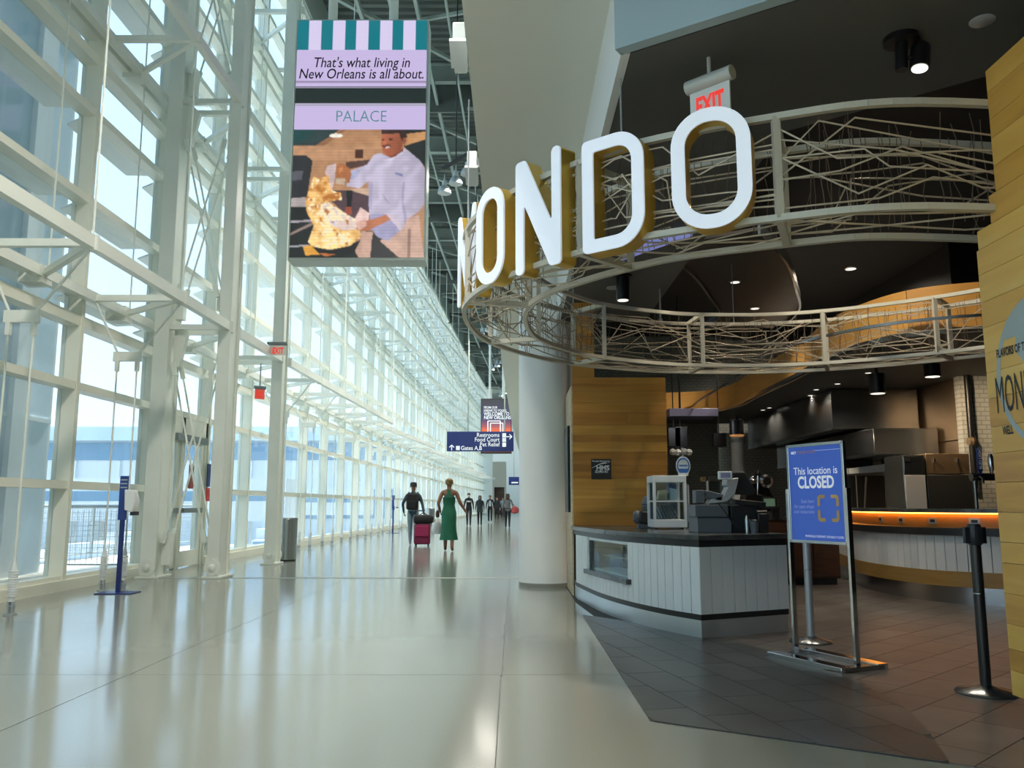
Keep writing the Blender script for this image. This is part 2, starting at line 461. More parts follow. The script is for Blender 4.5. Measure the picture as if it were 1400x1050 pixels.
dk = tag(ob('floor_apron', MB().prism(DARK, .001, .0045), M['grout'], base=(0,0,0)), kind='structure')
tiles(edges(DARK), math.radians(103), .30, .60, .0045, .0075, M['darktile'], dk, (1.0, 5.0))

# ================================================================== GLASS WALL (left)
ZL = [.14, 1.42, 2.80, 3.72, 4.15, 5.50, 6.82, 7.62, 8.02, 9.36, 10.68, 11.48, 11.88, 13.2, 14.5, 15.4]
ZTOP = 15.4
wl = tag(thing('wall_left', (-6.1, 13, 0), None, None), kind='structure')
DOORK = (14.2, 16.75)
for y in YK:
    ob('mullion', MB().box((Xw(y)-.27, y-.045, 0), (Xw(y), y+.045, ZTOP)), M['mull'], wl, bevel=.006 if y < 30 else 0)
ypath = [(Xw(y), y) for y in YK]
def segs(a, b): return [p for p in ypath if a - .01 <= p[1] <= b + .01]
for z in ZL:
    th = .11 if z not in (3.72, 4.15, 7.62, 8.02, 11.48, 11.88) else .15
    if z in (.14, 1.42):
        parts_ = [segs(YK[0], DOORK[0]), segs(DOORK[1], YK[-1])]
    else: parts_ = [ypath]
    for P in parts_:
        ob('transom', MB().ribbon([(p[0]-.02, p[1]) for p in P], z-th/2, z+th/2, .22), M['mull'], wl)
for P in (segs(YK[0], DOORK[0]), segs(DOORK[1], YK[-1])):
    ob('curb', MB().ribbon([(p[0]+.03, p[1]) for p in P], 0, .14, .34), M['mull'], wl)
panes = []
for i in range(len(YK)-1):
    y0, y1 = YK[i], YK[i+1]
    for j in range(len(ZL)-1):
        if abs(y0 - DOORK[0]) < .1 and ZL[j] < 2.7: continue
        vis = 0 if y0 > 6.0 else 1
        panes.append((vis, y0, j, i))
panes.sort(key=lambda t: (t[0], t[1]))
def pane(mb, i, j):
    y0, y1 = YK[i]+.045, YK[i+1]-.045; z0, z1 = ZL[j]+.05, ZL[j+1]-.05
    xa, xb = Xw(YK[i])-.20, Xw(YK[i+1])-.20
    return mb.add([(xa,y0,z0),(xb,y1,z0),(xb,y1,z1),(xa,y0,z1),(xa-.012,y0,z0),(xb-.012,y1,z0),(xb-.012,y1,z1),(xa-.012,y0,z1)],
                  [(0,1,2,3),(7,6,5,4),(0,4,5,1),(1,5,6,2),(2,6,7,3),(3,7,4,0)])
for k, (_, y0, j, i) in enumerate(panes[:300]): ob('glass_pane', pane(MB(), i, j), M['glass'], wl, smooth=0)
mb = MB()
for (_, y0, j, i) in panes[300:]: pane(mb, i, j)
tag(ob('distant_glass_panes', mb, M['glass'], wl, smooth=0), kind='stuff')
# sunshade plates outside, under the upper rows
for j, z in enumerate(ZL):
    if z < 3.6 or z > 15: continue
    for i in range(len(YK)-1):
        if YK[i] < 5 or YK[i] > 36: continue
        y0, y1 = YK[i], YK[i+1]; xa = Xw(y0) - .30
        if j % 4 == 0 or z in (5.5, 6.82, 9.36, 10.68):
            ob('sunshade', MB().add([(xa,y0+.15,z+.02),(xa,y1-.15,z+.02),(xa-.32,y1-.3,z-.03),(xa-.32,y0+.3,z-.03),(xa,y0+.15,z+.05),(xa,y1-.15,z+.05),(xa-.32,y1-.3,z),(xa-.32,y0+.3,z)],
                [(0,1,2,3),(7,6,5,4),(0,4,5,1),(1,5,6,2),(2,6,7,3),(3,7,4,0)]), M['shade'], wl, smooth=0)

# door in the glass wall behind the braced columns
d1 = tag(thing('door_1', (-6.05, 15.5, 0), None, None), kind='structure')
xd = Xw(15.4) - .08
for y in (14.26, 15.5, 16.69): ob('door_post', MB().box((xd-.06, y-.06, 0), (xd+.06, y+.06, 2.74)), M['mull'], d1)
ob('door_header', MB().box((xd-.06, 14.2, 2.45), (xd+.06, 16.75, 2.74)), M['mull'], d1)
ob('door_closer', MB().box((xd+.06, 15.0, 2.3), (xd+.16, 16.5, 2.42)), M['exitgrey'], d1)
for a, b in ((14.33, 15.43), (15.57, 16.62)):
    lf = ob('door_leaf', MB().box((xd-.03, a, .02), (xd+.03, b, .30)).box((xd-.03, a, 2.28), (xd+.03, b, 2.42)).box((xd-.03, a, .3), (xd+.03, a+.1, 2.28)).box((xd-.03, b-.1, .3), (xd+.03, b, 2.28)), M['mull'], d1)
    ob('glass_pane', MB().box((xd-.006, a+.1, .3), (xd+.006, b-.1, 2.28)), M['glass'], lf)
    ob('push_bar', MB().box((xd+.03, a+.06, 1.0), (xd+.09, b-.06, 1.09)), M['exitgrey'], lf)
tag(ob('door_notice', MB().box((xd+.012, 15.95, 1.45), (xd+.018, 16.2, 1.9)), mat('notice_red', (.35,.06,.05), .5)), 'red notice stuck on the glass of the left wall door', 'notice')
nb = thing('wall_notice', (Xw(16.7)+.01, 16.75, 1.2), 'blue and red notice plate on the mullion beside the door', 'notice')
ob('plate', MB().box((Xw(16.7)+.0, 16.68, 1.5), (Xw(16.7)+.02, 16.84, 1.95)), M['navy'], nb)
ob('red_panel', MB().box((Xw(16.7)+.0, 16.68, 1.22), (Xw(16.7)+.02, 16.84, 1.48)), mat('notice_bright_red', (.6,.04,.03), .5), nb)

# ================================================================== BRACED COLUMNS
def steel_column(x0, x1, y0, y1, label, ztop=ZTOP):
    t = thing('steel_column', ((x0+x1)/2, (y0+y1)/2, 0), label, 'column', 'steel columns along the glass wall')
    m = MB().box((x0, y0, .0), (x1, y0+.03, ztop)).box((x0, y1-.03, 0), (x1, y1, ztop)).box((x0+.04, y0+.03, 0), (x1-.04, y1-.03, ztop))
    ob('shaft', m, M['steel'], t, bevel=.008)
    ob('base_plate', MB().box((x0-.05, y0-.05, 0), (x1+.05, y1+.05, .035)), M['steel'], t, bevel=.005)
    for sy, yy in ((-1, y0), (1, y1)):
        p = ob('pin_plate', MB().lathe([(.13,0),(.13,.03)], ((x0+x1)/2, yy+(0 if sy > 0 else -.03), .17), 20, (0,1,0)), M['steel'], t)
        ob('pin', MB().lathe([(.055,0),(.055,.035),(.03,.05)], ((x0+x1)/2, yy+.02*sy, .17), 14, (0,sy,0)), M['steel'], p)
    return t
c1 = steel_column(-5.86, -5.61, 13.5, 14.0, 'broad white steel column standing against the glass wall, left of the cross rods')
c2 = steel_column(-4.81, -4.61, 13.5, 14.0, 'white steel column with round pin plate, right of the cross rods')
c3 = steel_column(-4.81, -4.59, 16.6, 17.0, 'white steel column beside the trash bin, below the lit exit sign')
for zb, zt, nm in ((.55, 3.45, 'lowest'), (4.55, 7.3, 'middle'), (8.5, 11.3, 'topmost')):
    t = thing('cross_brace', (-5.2, 13.75, zb), nm + ' pair of crossed steel rods between the two near white columns', 'brace', 'cross braces between columns')
    for y in (13.58, 13.92):
        for a, b in (((-5.55, y, zb), (-4.88, y, zt)), ((-5.55, y, zt), (-4.88, y, zb))):
            ob('rod', MB().tube([a, b], .017, 8), M['steel'], t)
            for q, d in ((a, 1), (b, -1)):
                v = (Vector(b)-Vector(a)).normalized()*d
                ob('clevis', MB().bar(Vector(q), Vector(q)+v*.22, .05, .07), M['steel'], t)
    ob('gusset_plate', MB().add([(-5.6,13.7,zt-.1),(-5.6,13.8,zt-.1),(-5.6,13.8,zt+.75),(-5.6,13.7,zt+.75),(-5.5,13.7,zt-.05),(-5.5,13.8,zt-.05),(-5.38,13.8,zt+.55),(-5.38,13.7,zt+.55)],
        [(0,1,2,3),(7,6,5,4),(0,4,5,1),(1,5,6,2),(2,6,7,3),(3,7,4,0)]), M['steel'], t)
    ob('gusset_plate', MB().box((-5.6,13.68,zb-.35), (-5.47,13.82,zb+.15)), M['steel'], t)
    ob('gusset_plate', MB().box((-4.92,13.68,zb-.2), (-4.81,13.82,zb+.1)), M['steel'], t)

# ================================================================== WIND TRUSSES
LV = [4.05, 8.0, 11.85]
LVN = {4.05: 'lowest', 8.0: 'middle', 11.85: 'top'}
def wind_truss(ys, offs, z, label, hang=True):
    """ys node lines, offs distance of the outer chord from the wall at each node"""
    O = [Vector((Xw(y)+o, y, z)) for y, o in zip(ys, offs)]; I = [Vector((Xw(y)+.12, y, z)) for y in ys]
    t = thing('wind_truss', (I[0].x, (ys[0]+ys[-1])/2, z), label, 'truss', 'horizontal wind trusses on the glass wall')
    m = MB()
    for a, b in zip(O, O[1:]): m.bar(a, b, .10, .15)
    ob('outer_chord', m, M['steel'], t)
    m = MB()
    for a, b in zip(I, I[1:]): m.bar(a, b, .12, .12)
    ob('inner_chord', m, M['steel'], t)
    for a, b in zip(I, O):
        ob('strut', MB().bar(a, b, .085, .085), M['steel'], t)
        ob('pin_cap', MB().lathe([(.07,-.09),(.07,.09)], b, 12), M['steel'], t)
    for i in range(len(ys)-1):
        mid = (I[i]+I[i+1])/2
        ob('diagonal', MB().bar(O[i], mid, .075, .075), M['steel'], t)
        ob('bracket', MB().box(mid+Vector((-.25,-.12,-.13)), mid+Vector((.05,.12,.1))), M['steel'], t)
        if hang:
            zt = z + 3.9 if z < 11 else ZTOP
            ob('hanger_rod', MB().tube([mid+Vector((.06,0,.05)), (mid.x+.06, mid.y, zt-.05)], .013, 6), M['steel'], t)
    if hang:
        for b in O:
            zt = z + 3.9 if z < 11 else ZTOP
            ob('hanger_rod', MB().tube([b+Vector((0,0,.09)), (b.x, b.y, zt-.08)], .013, 6), M['steel'], t)
    return t
near = [y for y in YK if -7 < y < 13.6] + [13.62]
for z in LV:
    wind_truss(near, [1.38]*len(near), z, LVN[z] + ' horizontal white truss in the near bays, ending at the braced column')
    wind_truss([14.05, 16.55], [1.37, 1.40], z, LVN[z] + ' short horizontal truss between the braced column and the exit sign column', hang=False)
    st = 17.1
    for i in range(6):
        ys = [st + 2.5*k for k in range(6)]
        o0, o1 = (1.42, 1.62) if i == 0 else (.95, 1.65)
        wind_truss(ys, [o0+(o1-o0)*k/5 for k in range(6)], z, LVN[z] + ' horizontal truss in the ' + ORD[i] + ' run beyond the exit sign column', hang=(i < 3))
        st += 12.9

# ================================================================== TIE-DOWN CABLES
def tie_down(y, label, group):
    xw = Xw(y); t = thing('tie_down', (xw+.7, y, 0), label, 'cable anchor', group)
    xa, xb = xw+.52, xw+.80; zp = 3.2
    pl = ob('spreader_plate', MB().box((xa-.06, y-.02, zp-.06), (xb+.06, y+.02, zp+.08)), M['steel'], t, bevel=.005)
    for x, (tx, tz) in ((xa, (xw+.16, 4.0)), (xb, (xw+1.36, 3.98))):
        ob('upper_rod', MB().tube([(x, y, zp+.05), (tx, y, tz)], .016, 7), M['steel'], t)
        ob('clevis', MB().bar((x, y, zp-.2), (x, y, zp+.02), .05, .05), M['steel'], t)
        ob('lower_rod', MB().tube([(x, y, .46), (x, y, zp-.05)], .012, 7), M['steel'], t)
        prof = [(.012, .58), (.034, .46)]
        z = .455
        while z > .20: prof += [(.047, z), (.047, z-.012), (.036, z-.016), (.036, z-.022)]; z -= .025
        prof += [(.03, .19), (.03, .14)]
        ob('spring', MB().lathe(prof[::-1], (x, y, 0), 14), M['whitep'], t)
        ob('anchor', MB().box((x-.05, y-.05, 0), (x+.05, y+.05, .015)).box((x-.03, y-.02, .015), (x-.012, y+.02, .14)).box((x+.012, y-.02, .015), (x+.03, y+.02, .14)).tube([(x-.045, y, .09), (x+.045, y, .09)], .014, 8), M['galv'], t)
    return t
tie_down(9.1, 'white cable tie-down with spring anchor nearest the left edge of the photo', 'cable tie-downs')
tie_down(11.65, 'white cable tie-down with twin springs behind the sanitizer stand', 'cable tie-downs')
n_ = 0
for y in YK:
    if 19 < y < 56:
        tie_down(y, 'white cable tie-down, ' + ORD[n_] + ' in the row beyond the trash bin', 'cable tie-downs'); n_ += 1

# ================================================================== ROOF
roof = MB(); zr = 16.7; pts = []
yy = -20.0
while yy < 62:
    for dy, dz in ((0, 0), (.16, 0), (.21, .09), (.33, .09)): pts.append((yy+dy, zr+dz))
    yy += .38
pts.append((118, zr))
v = []; f = []
for y, z in pts: v += [(-7.2+bend(y), y, z), (1.0+bend(y), y, z), (-7.2+bend(y), y, z+.2), (1.0+bend(y), y, z+.2)]
for i in range(len(pts)-1):
    a, b = 4*i, 4*i+4
    f += [(a, b, b+1, a+1), (a+2, a+3, b+3, b+2), (a, a+2, b+2, b), (a+1, b+1, b+3, a+3)]
ceil_ = tag(ob('ceiling', roof.add(v, f), M['deck'], base=(0, 0, zr), smooth=0), kind='structure')
ob('eave_beam', MB().ribbon([(p[0]+.05, p[1]) for p in ypath], 15.4, 16.7, .4), M['roofsteel'], ceil_)
for i in range(-3, 19):
    y = 4.0 + 6.0*i; b_ = bend(y)
    if y > 112: break
    ob('roof_beam', MB().box((-6.2+b_, y-.12, 15.95), (-.3+b_, y+.12, 16.0)).box((-6.2+b_, y-.02, 16.0), (-.3+b_, y+.02, 16.6)).box((-6.2+b_, y-.12, 16.6), (-.3+b_, y+.12, 16.66)), M['roofsteel'], ceil_)
    if i % 2 == 0: ob('deep_girder', MB().box((-6.2+b_, y+.9, 15.3), (-.3+b_, y+1.0, 16.66)), M['deck'], ceil_)
    ob('roof_brace', MB().bar((-5.9+b_, y, 15.8), (-.6+bend(y+6), y+6, 15.8), .12, .12), M['roofsteel'], ceil_)
    ob('roof_brace', MB().bar((-1.0+b_, y, 15.0), (-3.6+b_, y+3, 16.4), .10, .10), M['roofsteel'], ceil_)
for x in (-4.6, -2.9, -1.35, -1.15):
    ob('purlin', MB().ribbon([(x+bend(y), y) for y in range(-18, 112, 5)], 15.55, 15.75, .10), M['roofsteel'], ceil_)
for x in (-2.0, -.8, -3.6):
    ob('pipe', MB().tube([(x+bend(y), y, 15.2) for y in range(-18, 112, 5)], .04, 7), M['roofsteel'], ceil_)

# ================================================================== SOFFIT, RIGHT WALLS, RESTAURANT CEILING
ZS, ZC = 4.5, 3.85
ysf = [-20, -10, 0, 5, 10, 15, 20, 25, 30, 40, 50, 60, 70, 80, 90, 100, 110]
m = MB(); v = []; f = []
for y in ysf:
    b_ = bend(y)
    v += [(-.345+b_, y, ZS), (.72+b_, y, ZS), (.72+b_, y, ZS+.3), (-.345+b_, y, ZS+.3)]
for i in range(len(ysf)-1):
    a, b = 4*i, 4*i+4
    for k in range(4): f.append((a+k, b+k, b+(k+1) % 4, a+(k+1) % 4))
f += [(3,2,1,0), (4*len(ysf)-4, 4*len(ysf)-3, 4*len(ysf)-2, 4*len(ysf)-1)]
tag(ob('ceiling_soffit', MB().add(v, f), M['soffit'], base=(0, 0, ZS)), kind='structure')
tag(ob('wall_right', MB().ribbon([(-.345+bend(y), y) for y in ysf], ZS+.3, 16.7, -.2), M['upper'], base=(0, 0, ZS)), kind='structure')
tag(ob('trim_1', MB().ribbon([(.715, 4.75), (.715, 12.3)], ZC, ZS, .055), M['fascia']), kind='structure')
tag(ob('wall_entry', MB().ribbon([(.66, 4.77), (1.45, 4.26), (4.8, 2.08)], ZC, 7.0, -.08), M['bluegrey']), kind='structure')
tag(ob('ceiling_restaurant', MB().prism([(.72, 4.75), (4.8, 2.09), (5.6, 3.0), (3.05, 5.0), (1.98, 5.84), (1.97, 12.3), (.72, 12.3)], ZC, ZC+.10), M['charcoal']), kind='structure')
tag(ob('ceiling_black', MB().box((.75, 3.0, 5.3), (12, 22, 5.5)), M['black']), kind='structure')
tag(ob('ceiling_near', MB().box((.72, -20, 7.0), (6, 5.0, 7.2)), M['upper']), kind='structure')
tag(ob('wall_back', MB().box((-6.6, -20.2, 0), (6, -20, 16.7)), M['upper']), kind='structure')
tag(ob('wall_near_right', MB().box((5.5, -20, 0), (5.7, 2.6, 7.0)), M['upper']), kind='structure')
tag(ob('wall_far_right', MB().ribbon([(.75+bend(y), y) for y in (12.3, 20, 40, 60, 80, 100, 112)], 0, ZS, -.15), M['beige'], base=(0,12,0)), kind='structure')
# end of the concourse
tag(ob('wall_end', MB().box((-6, 113, 0), (9, 113.3, 17)), M['upper']), kind='structure')
eb = thing('kiosk_block', (-1.3, 100, 0), 'beige block with dark doorway at the far end of the concourse', 'kiosk')
ob('body', MB().box((-2.3, 100, 3.2), (-.7, 104, 6.2)).box((-2.3, 100, 0), (-2.1, 104, 3.2)).box((-.9, 100, 0), (-.7, 104, 3.2)), M['beige'], eb)
ob('doorway', MB().box((-2.1, 100.8, 0), (-.9, 101, 3.2)), M['redwood'], eb)
ob('side_wall', MB().box((-3.6, 100.2, 0), (-2.3, 101, 7.5)), M['shade'], eb)
# round pillar
pl = thing('round_pillar', (.49, 12.44, 0), 'tall round white pillar between the walkway and the restaurant', 'pillar')
ob('shaft', MB().lathe([(.385, 0), (.385, ZS)], (.49, 12.44, 0), 48), M['pillar'], pl)
ob('base_ring', MB().lathe([(.392, 0), (.392, .05), (.386, .055)], (.49, 12.44, 0), 48), M['joint'], pl)
# ================================================================== RIGHT WOOD WALL (plane X = 2.66)
WX = 2.66
ww = tag(thing('wall_wood', (WX, 3, 0), None, None), kind='structure')
ob('core', MB().box((WX+.03, -.5, .14), (WX+.26, 4.60, 2.58)).box((WX+.03, -.5, 2.58), (WX+.26, 4.38, 3.52)), M['wood_pale'], ww)
ob('kickboard', MB().box((WX+.05, -.5, 0), (WX+.24, 4.58, .16)), M['kick'], ww)
RR = random.Random(3)
z = .15; row = 0
while z < 3.54:
    h = RR.choice((.11, .13, .145, .16)); h = min(h, 3.56 - z)
    # cut of the free end: lower part reaches farther than the upper part, a sloping notch joins them
    yend = 4.66 if z + h/2 < 2.62 else 4.43 if z + h/2 > 2.84 else 4.66 - .23*(z + h/2 - 2.62)/.22
    y = yend; yl = y
    while yl > -.5:
        L = RR.uniform(.9, 2.0)
        ob('plank', MB().box((WX, yl-L+.001, z+.0012), (WX+.03, yl-.001, z+h-.0012)), M['wood_y'], ww, smooth=0)
        yl -= L
    z += h
ob('end_cap', MB().box((WX+.031, 4.60, .14), (WX+.26, 4.66, 2.58)), M['wood_pale'], ww)
# printed logo on that wall
lg = tag(thing('wall_logo', (WX-.001, 4.2, 1.8), None, None), 'black and grey-blue restaurant logo printed on the right wooden wall', 'logo')
XD, UP = Vector((0,-1,0)), Vector((0,0,1))
def disc2d(cy, cz, ry, rz, n=40, a0=0, a1=2*pi): return [(WX-.001, cy+ry*math.cos(a0+(a1-a0)*k/n), cz+rz*math.sin(a0+(a1-a0)*k/n)) for k in range(n+1)]
def logo_poly(pts, nm): ob(nm, MB().slab([(p[0]-.0008, p[1], p[2]) for p in pts], (-1,0,0), .0004), M['greyprint'], lg, smooth=0)
cy, cz, rr = 4.16, 1.83, .40
o_ = disc2d(cy, cz, rr, rr); i_ = disc2d(cy, cz, rr-.035, rr-.035)
mb = MB()
for k in range(40): mb.slab([o_[k], o_[k+1], i_[k+1], i_[k]], (-1,0,0), .0006)
ob('globe_outline', mb, M['greyprint'], lg, smooth=0)
logo_poly([(WX-.001, cy+a, cz+b) for a, b in ((.27,.30),(.15,.37),(-.05,.38),(-.1,.25),(.0,.16),(-.04,.05),(.06,.10),(.12,.0),(.17,.08),(.21,.12),(.2,.2),(.30,.2))], 'land_print')
logo_poly([(WX-.001, cy+a, cz+b) for a, b in ((.1,-.05),(.0,.0),(-.08,-.12),(-.02,-.3),(.05,-.36),(.08,-.2))], 'land_print')
p0 = at(1357, 560, X=WX)
text('MONDO', .285, (WX, 4.585, 1.645), XD, UP, M['darkblue_p'], lg, align='LEFT', sx=.38, bold=.0, lift=.003)
text('FLAVORS OF THE WORLD', .062, (WX, 4.545, 1.945), XD, UP, M['darkblue_p'], lg, align='LEFT', sx=.62, bold=.03, lift=.003)
text('WELL', .062, (WX, 4.545, 1.525), XD, UP, M['darkblue_p'], lg, align='LEFT', sx=.62, bold=.03, lift=.003)

# walls that close the restaurant
tag(ob('wall_restaurant_side', MB().box((2.95, 3.2, 0), (7.4, 3.35, 5.3)), M['black']), kind='structure')
tag(ob('wall_restaurant_end', MB().box((7.4, 3.2, 0), (7.6, 12.9, 5.3)), M['black']), kind='structure')
kw = tag(ob('wall_kitchen', MB().box((7.0, 13.0, 0), (7.2, 21.2, 5.3)), M['black']), kind='structure')
z0 = .9
for a, b in ((13.0, 14.6), (14.6, 16.4), (16.4, 18.6), (18.6, 21)):
    for c, d in ((.9, 2.15), (2.15, 3.12)):
        ob('steel_panel', MB().box((6.96, a+.006, c+.006), (7.0, b-.006, d-.006)), M['inoxbrown'], kw, bevel=.004)
tag(ob('wall_tile', MB().box((6.9, 12.85, 0), (10, 13.0, 3.12)), M['tilewall']), kind='structure')
tag(ob('wall_tile_upper', MB().box((6.9, 12.85, 3.12), (10, 13.0, 5.3)), M['black']), kind='structure')
tag(ob('wall_kitchen_back', MB().box((5.05, 21.0, 0), (7.2, 21.2, 5.3)), M['tilewall']), kind='structure')
tag(ob('wall_grey_tile', MB().box((.75, 20.6, 0), (5.05, 20.8, 5.3)), M['tilegrey']), kind='structure')
dc = thing('round_duct', (5.15, 19.2, 0), 'pale round duct column at the back of the kitchen', 'duct')
ob('shaft', MB().lathe([(.15, 0), (.15, 3.1)], (5.15, 19.2, 0), 24), M['pillar'], dc)
ob('collar', MB().lathe([(.17, 2.55), (.17, 2.62)], (5.15, 19.2, 0), 24), M['galv'], dc)

# ================================================================== BENT WOOD BULKHEAD AND BLACK SOFFIT
bp_ = [(2.2,18.6),(3.42,18.45),(4.25,18.1),(4.58,17.0),(4.52,15.57),(4.46,12.97),(4.36,11.51),(4.40,10.6),(4.73,9.79),(5.38,9.45),(6.3,9.3),(7.3,9.3)]
bpath = catmull(bp_, 5)
bk = thing('wood_bulkhead', (4.5, 13, 3.15), 'curved orange wooden bulkhead sweeping over the bar', 'bulkhead')
n0 = 0
while n0 < len(bpath)-1:
    n1 = min(n0+5, len(bpath)-1)
    sub = bpath[n0:n1+1]
    zt = [3.60 + .10*max(0, (12-p.y)/3) for p in sub]
    ob('bent_panel', MB().ribbon([(p.x, p.y) for p in sub], 3.17, zt, -.05), M['wood_band'], bk)
    n0 = n1
ob('edge_trim', MB().ribbon([(p.x, p.y) for p in bpath], 3.11, 3.17, -.055), M['inoxdark'], bk)
poly = [(p.x+.06, p.y+.0) for p in bpath] + [(7.4, 20.6), (2.2, 20.6)]
ks = tag(ob('ceiling_kitchen', MB().prism(poly, 3.12, 3.16), M['charcoal']), kind='structure')
sp_ = offset(bpath, -1.0)
ob('ceiling_edge', MB().ribbon([(p.x, p.y) for p in sp_[8:48]], 3.09, 3.12, .03), M['inox'], ks)
for k, (px_, py_) in enumerate(((1043,560),(1052,557),(1082,552),(1108,540),(1116,532),(1145,524),(1187,509))):
    p = at(px_, py_, Z=3.115)
    t = thing('kitchen_downlight', p, ORD[k] + ' small downlight from the left in the black soffit over the bar', 'downlight', 'downlights in the bar soffit')
    ob('ring', MB().lathe([(.055,-.012),(.06,0)], p, 16), M['inoxdark'], t); ob('lens', MB().lathe([(.042,-.014),(.042,-.011)], p, 16), M['lamp_on'], t)
    lamp('kitchen_lamp', 'SPOT', p+Vector((0,0,-.03)), 35, (1,.88,.72), .05, p+Vector((.4,0,-2)), 120, t)
for k, (px_, py_) in enumerate(((1275,515),(1200,538))):
    p = at(px_, py_, Y=11.8)
    t = thing('can_light', p, ('right' if k == 0 else 'left') + ' black cylinder lamp hanging over the bar', 'lamp', 'can lights over the bar')
    ob('housing', MB().lathe([(.11,0),(.11,.28),(.02,.29),(.02,3.12-p.z)], p, 20), M['blackm'], t)
    ob('lens', MB().lathe([(.095,-.004),(.095,.002)], p, 20), M['lamp_on'], t)
    lamp('can_lamp', 'SPOT', p+Vector((0,0,-.03)), 130, (1,.74,.45), .08, p+Vector((1.5,.8,-1.6)), 120, t)

# ceiling cloud with downlights inside the ring
ci = catmull([(1.75,9.6),(2.35,10.6),(2.9,11.9),(3.3,13.0),(3.35,14.2)], 5)
cl = thing('ceiling_cloud', (2.9, 11.6, 4.15), 'curved dark ceiling panel with grey rim and downlights above the ring sign', 'ceiling panel')
co_ = offset(ci, -1.15)
for i in range(len(ci)-1):
    if i % 4 == 0:
        j = min(i+4, len(ci)-1)
        P = [(p.x, p.y) for p in ci[i:j+1]] + [(p.x, p.y) for p in co_[i:j+1]][::-1]
        ob('panel', MB().prism(P, 4.16, 4.20), mat('cloud_panel', (.055,.05,.045), .5) if i == 0 else bpy.data.materials['cloud_panel'], cl)
ob('rim', MB().ribbon([(p.x, p.y) for p in ci], 4.10, 4.26, .03), M['inoxdark'], cl)
ob('rim', MB().ribbon([(p.x, p.y) for p in co_], 4.10, 4.26, -.03), M['inoxdark'], cl)
for k, (px_, py_) in enumerate(((1005,385),(1032,421),(923,344))):
    p = at(px_, py_, Z=4.155)
    t = thing('ceiling_downlight', p, ('upper', 'lower', 'leftmost')[k] + ' round downlight on the curved dark ceiling panel', 'downlight', 'downlights in the curved panel')
    ob('ring', MB().lathe([(.075,-.012),(.085,0)], p, 18), M['inoxdark'], t); ob('lens', MB().lathe([(.06,-.014),(.06,-.011)], p, 18), M['lamp_on'], t)
    lamp('cloud_lamp', 'SPOT', p+Vector((0,0,-.03)), 55, (1,.86,.68), .06, p+Vector((0,0,-2)), 110, t)
for k, (px_, py_) in enumerate(((1163,367),(1087,414),(1066,372))):
    p = at(px_, py_, Z=5.29)
    t = thing('ceiling_downlight', p, ('right', 'lower left', 'upper left')[k] + ' round downlight in the black ceiling behind the ring sign', 'downlight', 'downlights in the black ceiling')
    ob('ring', MB().lathe([(.11,-.012),(.12,0)], p, 18), M['inoxdark'], t); ob('lens', MB().lathe([(.09,-.014),(.09,-.011)], p, 18), M['lamp_on'], t)
    lamp('downlight_lamp', 'SPOT', p+Vector((0,0,-.04)), 420, (1,.86,.68), .1, p+Vector((0,0,-3)), 155, t)
for k, (x_, y_) in enumerate(((3.5, 7.9), (2.7, 8.8))):  # added lamps, out of view, that brighten the bent wood bulkhead
    p = Vector((x_, y_, 5.29))
    t = thing('ceiling_downlight', p, ('right', 'left')[k] + ' hand added downlight, unseen, brightening the bulkhead from above the middle of the ring', 'downlight', 'added downlights above the ring')
    ob('ring', MB().lathe([(.11,-.012),(.12,0)], p, 18), M['inoxdark'], t); ob('lens', MB().lathe([(.09,-.014),(.09,-.011)], p, 18), M['lamp_on'], t)
    lamp('downlight_lamp', 'SPOT', p+Vector((0,0,-.04)), 190, (1,.88,.70), .1, p+Vector((0,0,-3)), 155, t)
# added glowing strip, imitating bluish light on the charcoal ceiling inside the ring
lv = thing('painted_glow_strip', at(900, 335, Z=ZC-.02), 'added lavender blue strip imitating light on the dark ceiling below the letters D and O', 'painted glow')
ob('glow_sheet', MB().slab([at(a, b, Z=ZC-.03) for a, b in ((849,357),(946,323),(949,309),(864,337))], (0,0,1), .012), mat('lavender_painted_glow', (.22,.24,.55), .3, emit=.30, ecol=(.36,.42,1.)), lv)
ob('glow_backing', MB().slab([at(a, b, Z=ZC-.016) for a, b in ((846,359),(948,324),(951,308),(862,337))], (0,0,1), .016), M['blackm'], lv)

# ================================================================== SERVICE COUNTER (left)
ZT = .885
fc = catmull([at(788,819,Z=0).xy, at(819,836,Z=0).xy, at(857,850,Z=0).xy, at(905,863,Z=0).xy, at(959.5,874,Z=0).xy], 8)
A, B_ = fc[0], fc[-1]
Cc = Vector((2.55, 7.94, 0))
foot = [(p.x, p.y) for p in fc] + [(Cc.x, Cc.y), (2.30, 8.95), (1.98, 9.6), (1.98, 11.0), (A.x, 11.0)]
ct = thing('service_counter', (1.5, 9, 0), 'curved white-boarded service counter with dark stone top and steel kick', 'counter')
def inset(P, d):
    n = len(P); out = []
    ar = sum(P[i][0]*P[(i+1)%n][1]-P[(i+1)%n][0]*P[i][1] for i in range(n)); sg = 1 if ar > 0 else -1
    for i in range(n):
        a, b, c = Vector(P[i-1]), Vector(P[i]), Vector(P[(i+1) % n])
        u, v_ = (b-a).normalized(), (c-b).normalized()
        n1, n2 = Vector((-u.y, u.x))*sg, Vector((-v_.y, v_.x))*sg
        k = (n1+n2); k = k / max(.35, k.length_squared) * 2
        q = b + k*d; out.append((q.x, q.y))
    return out
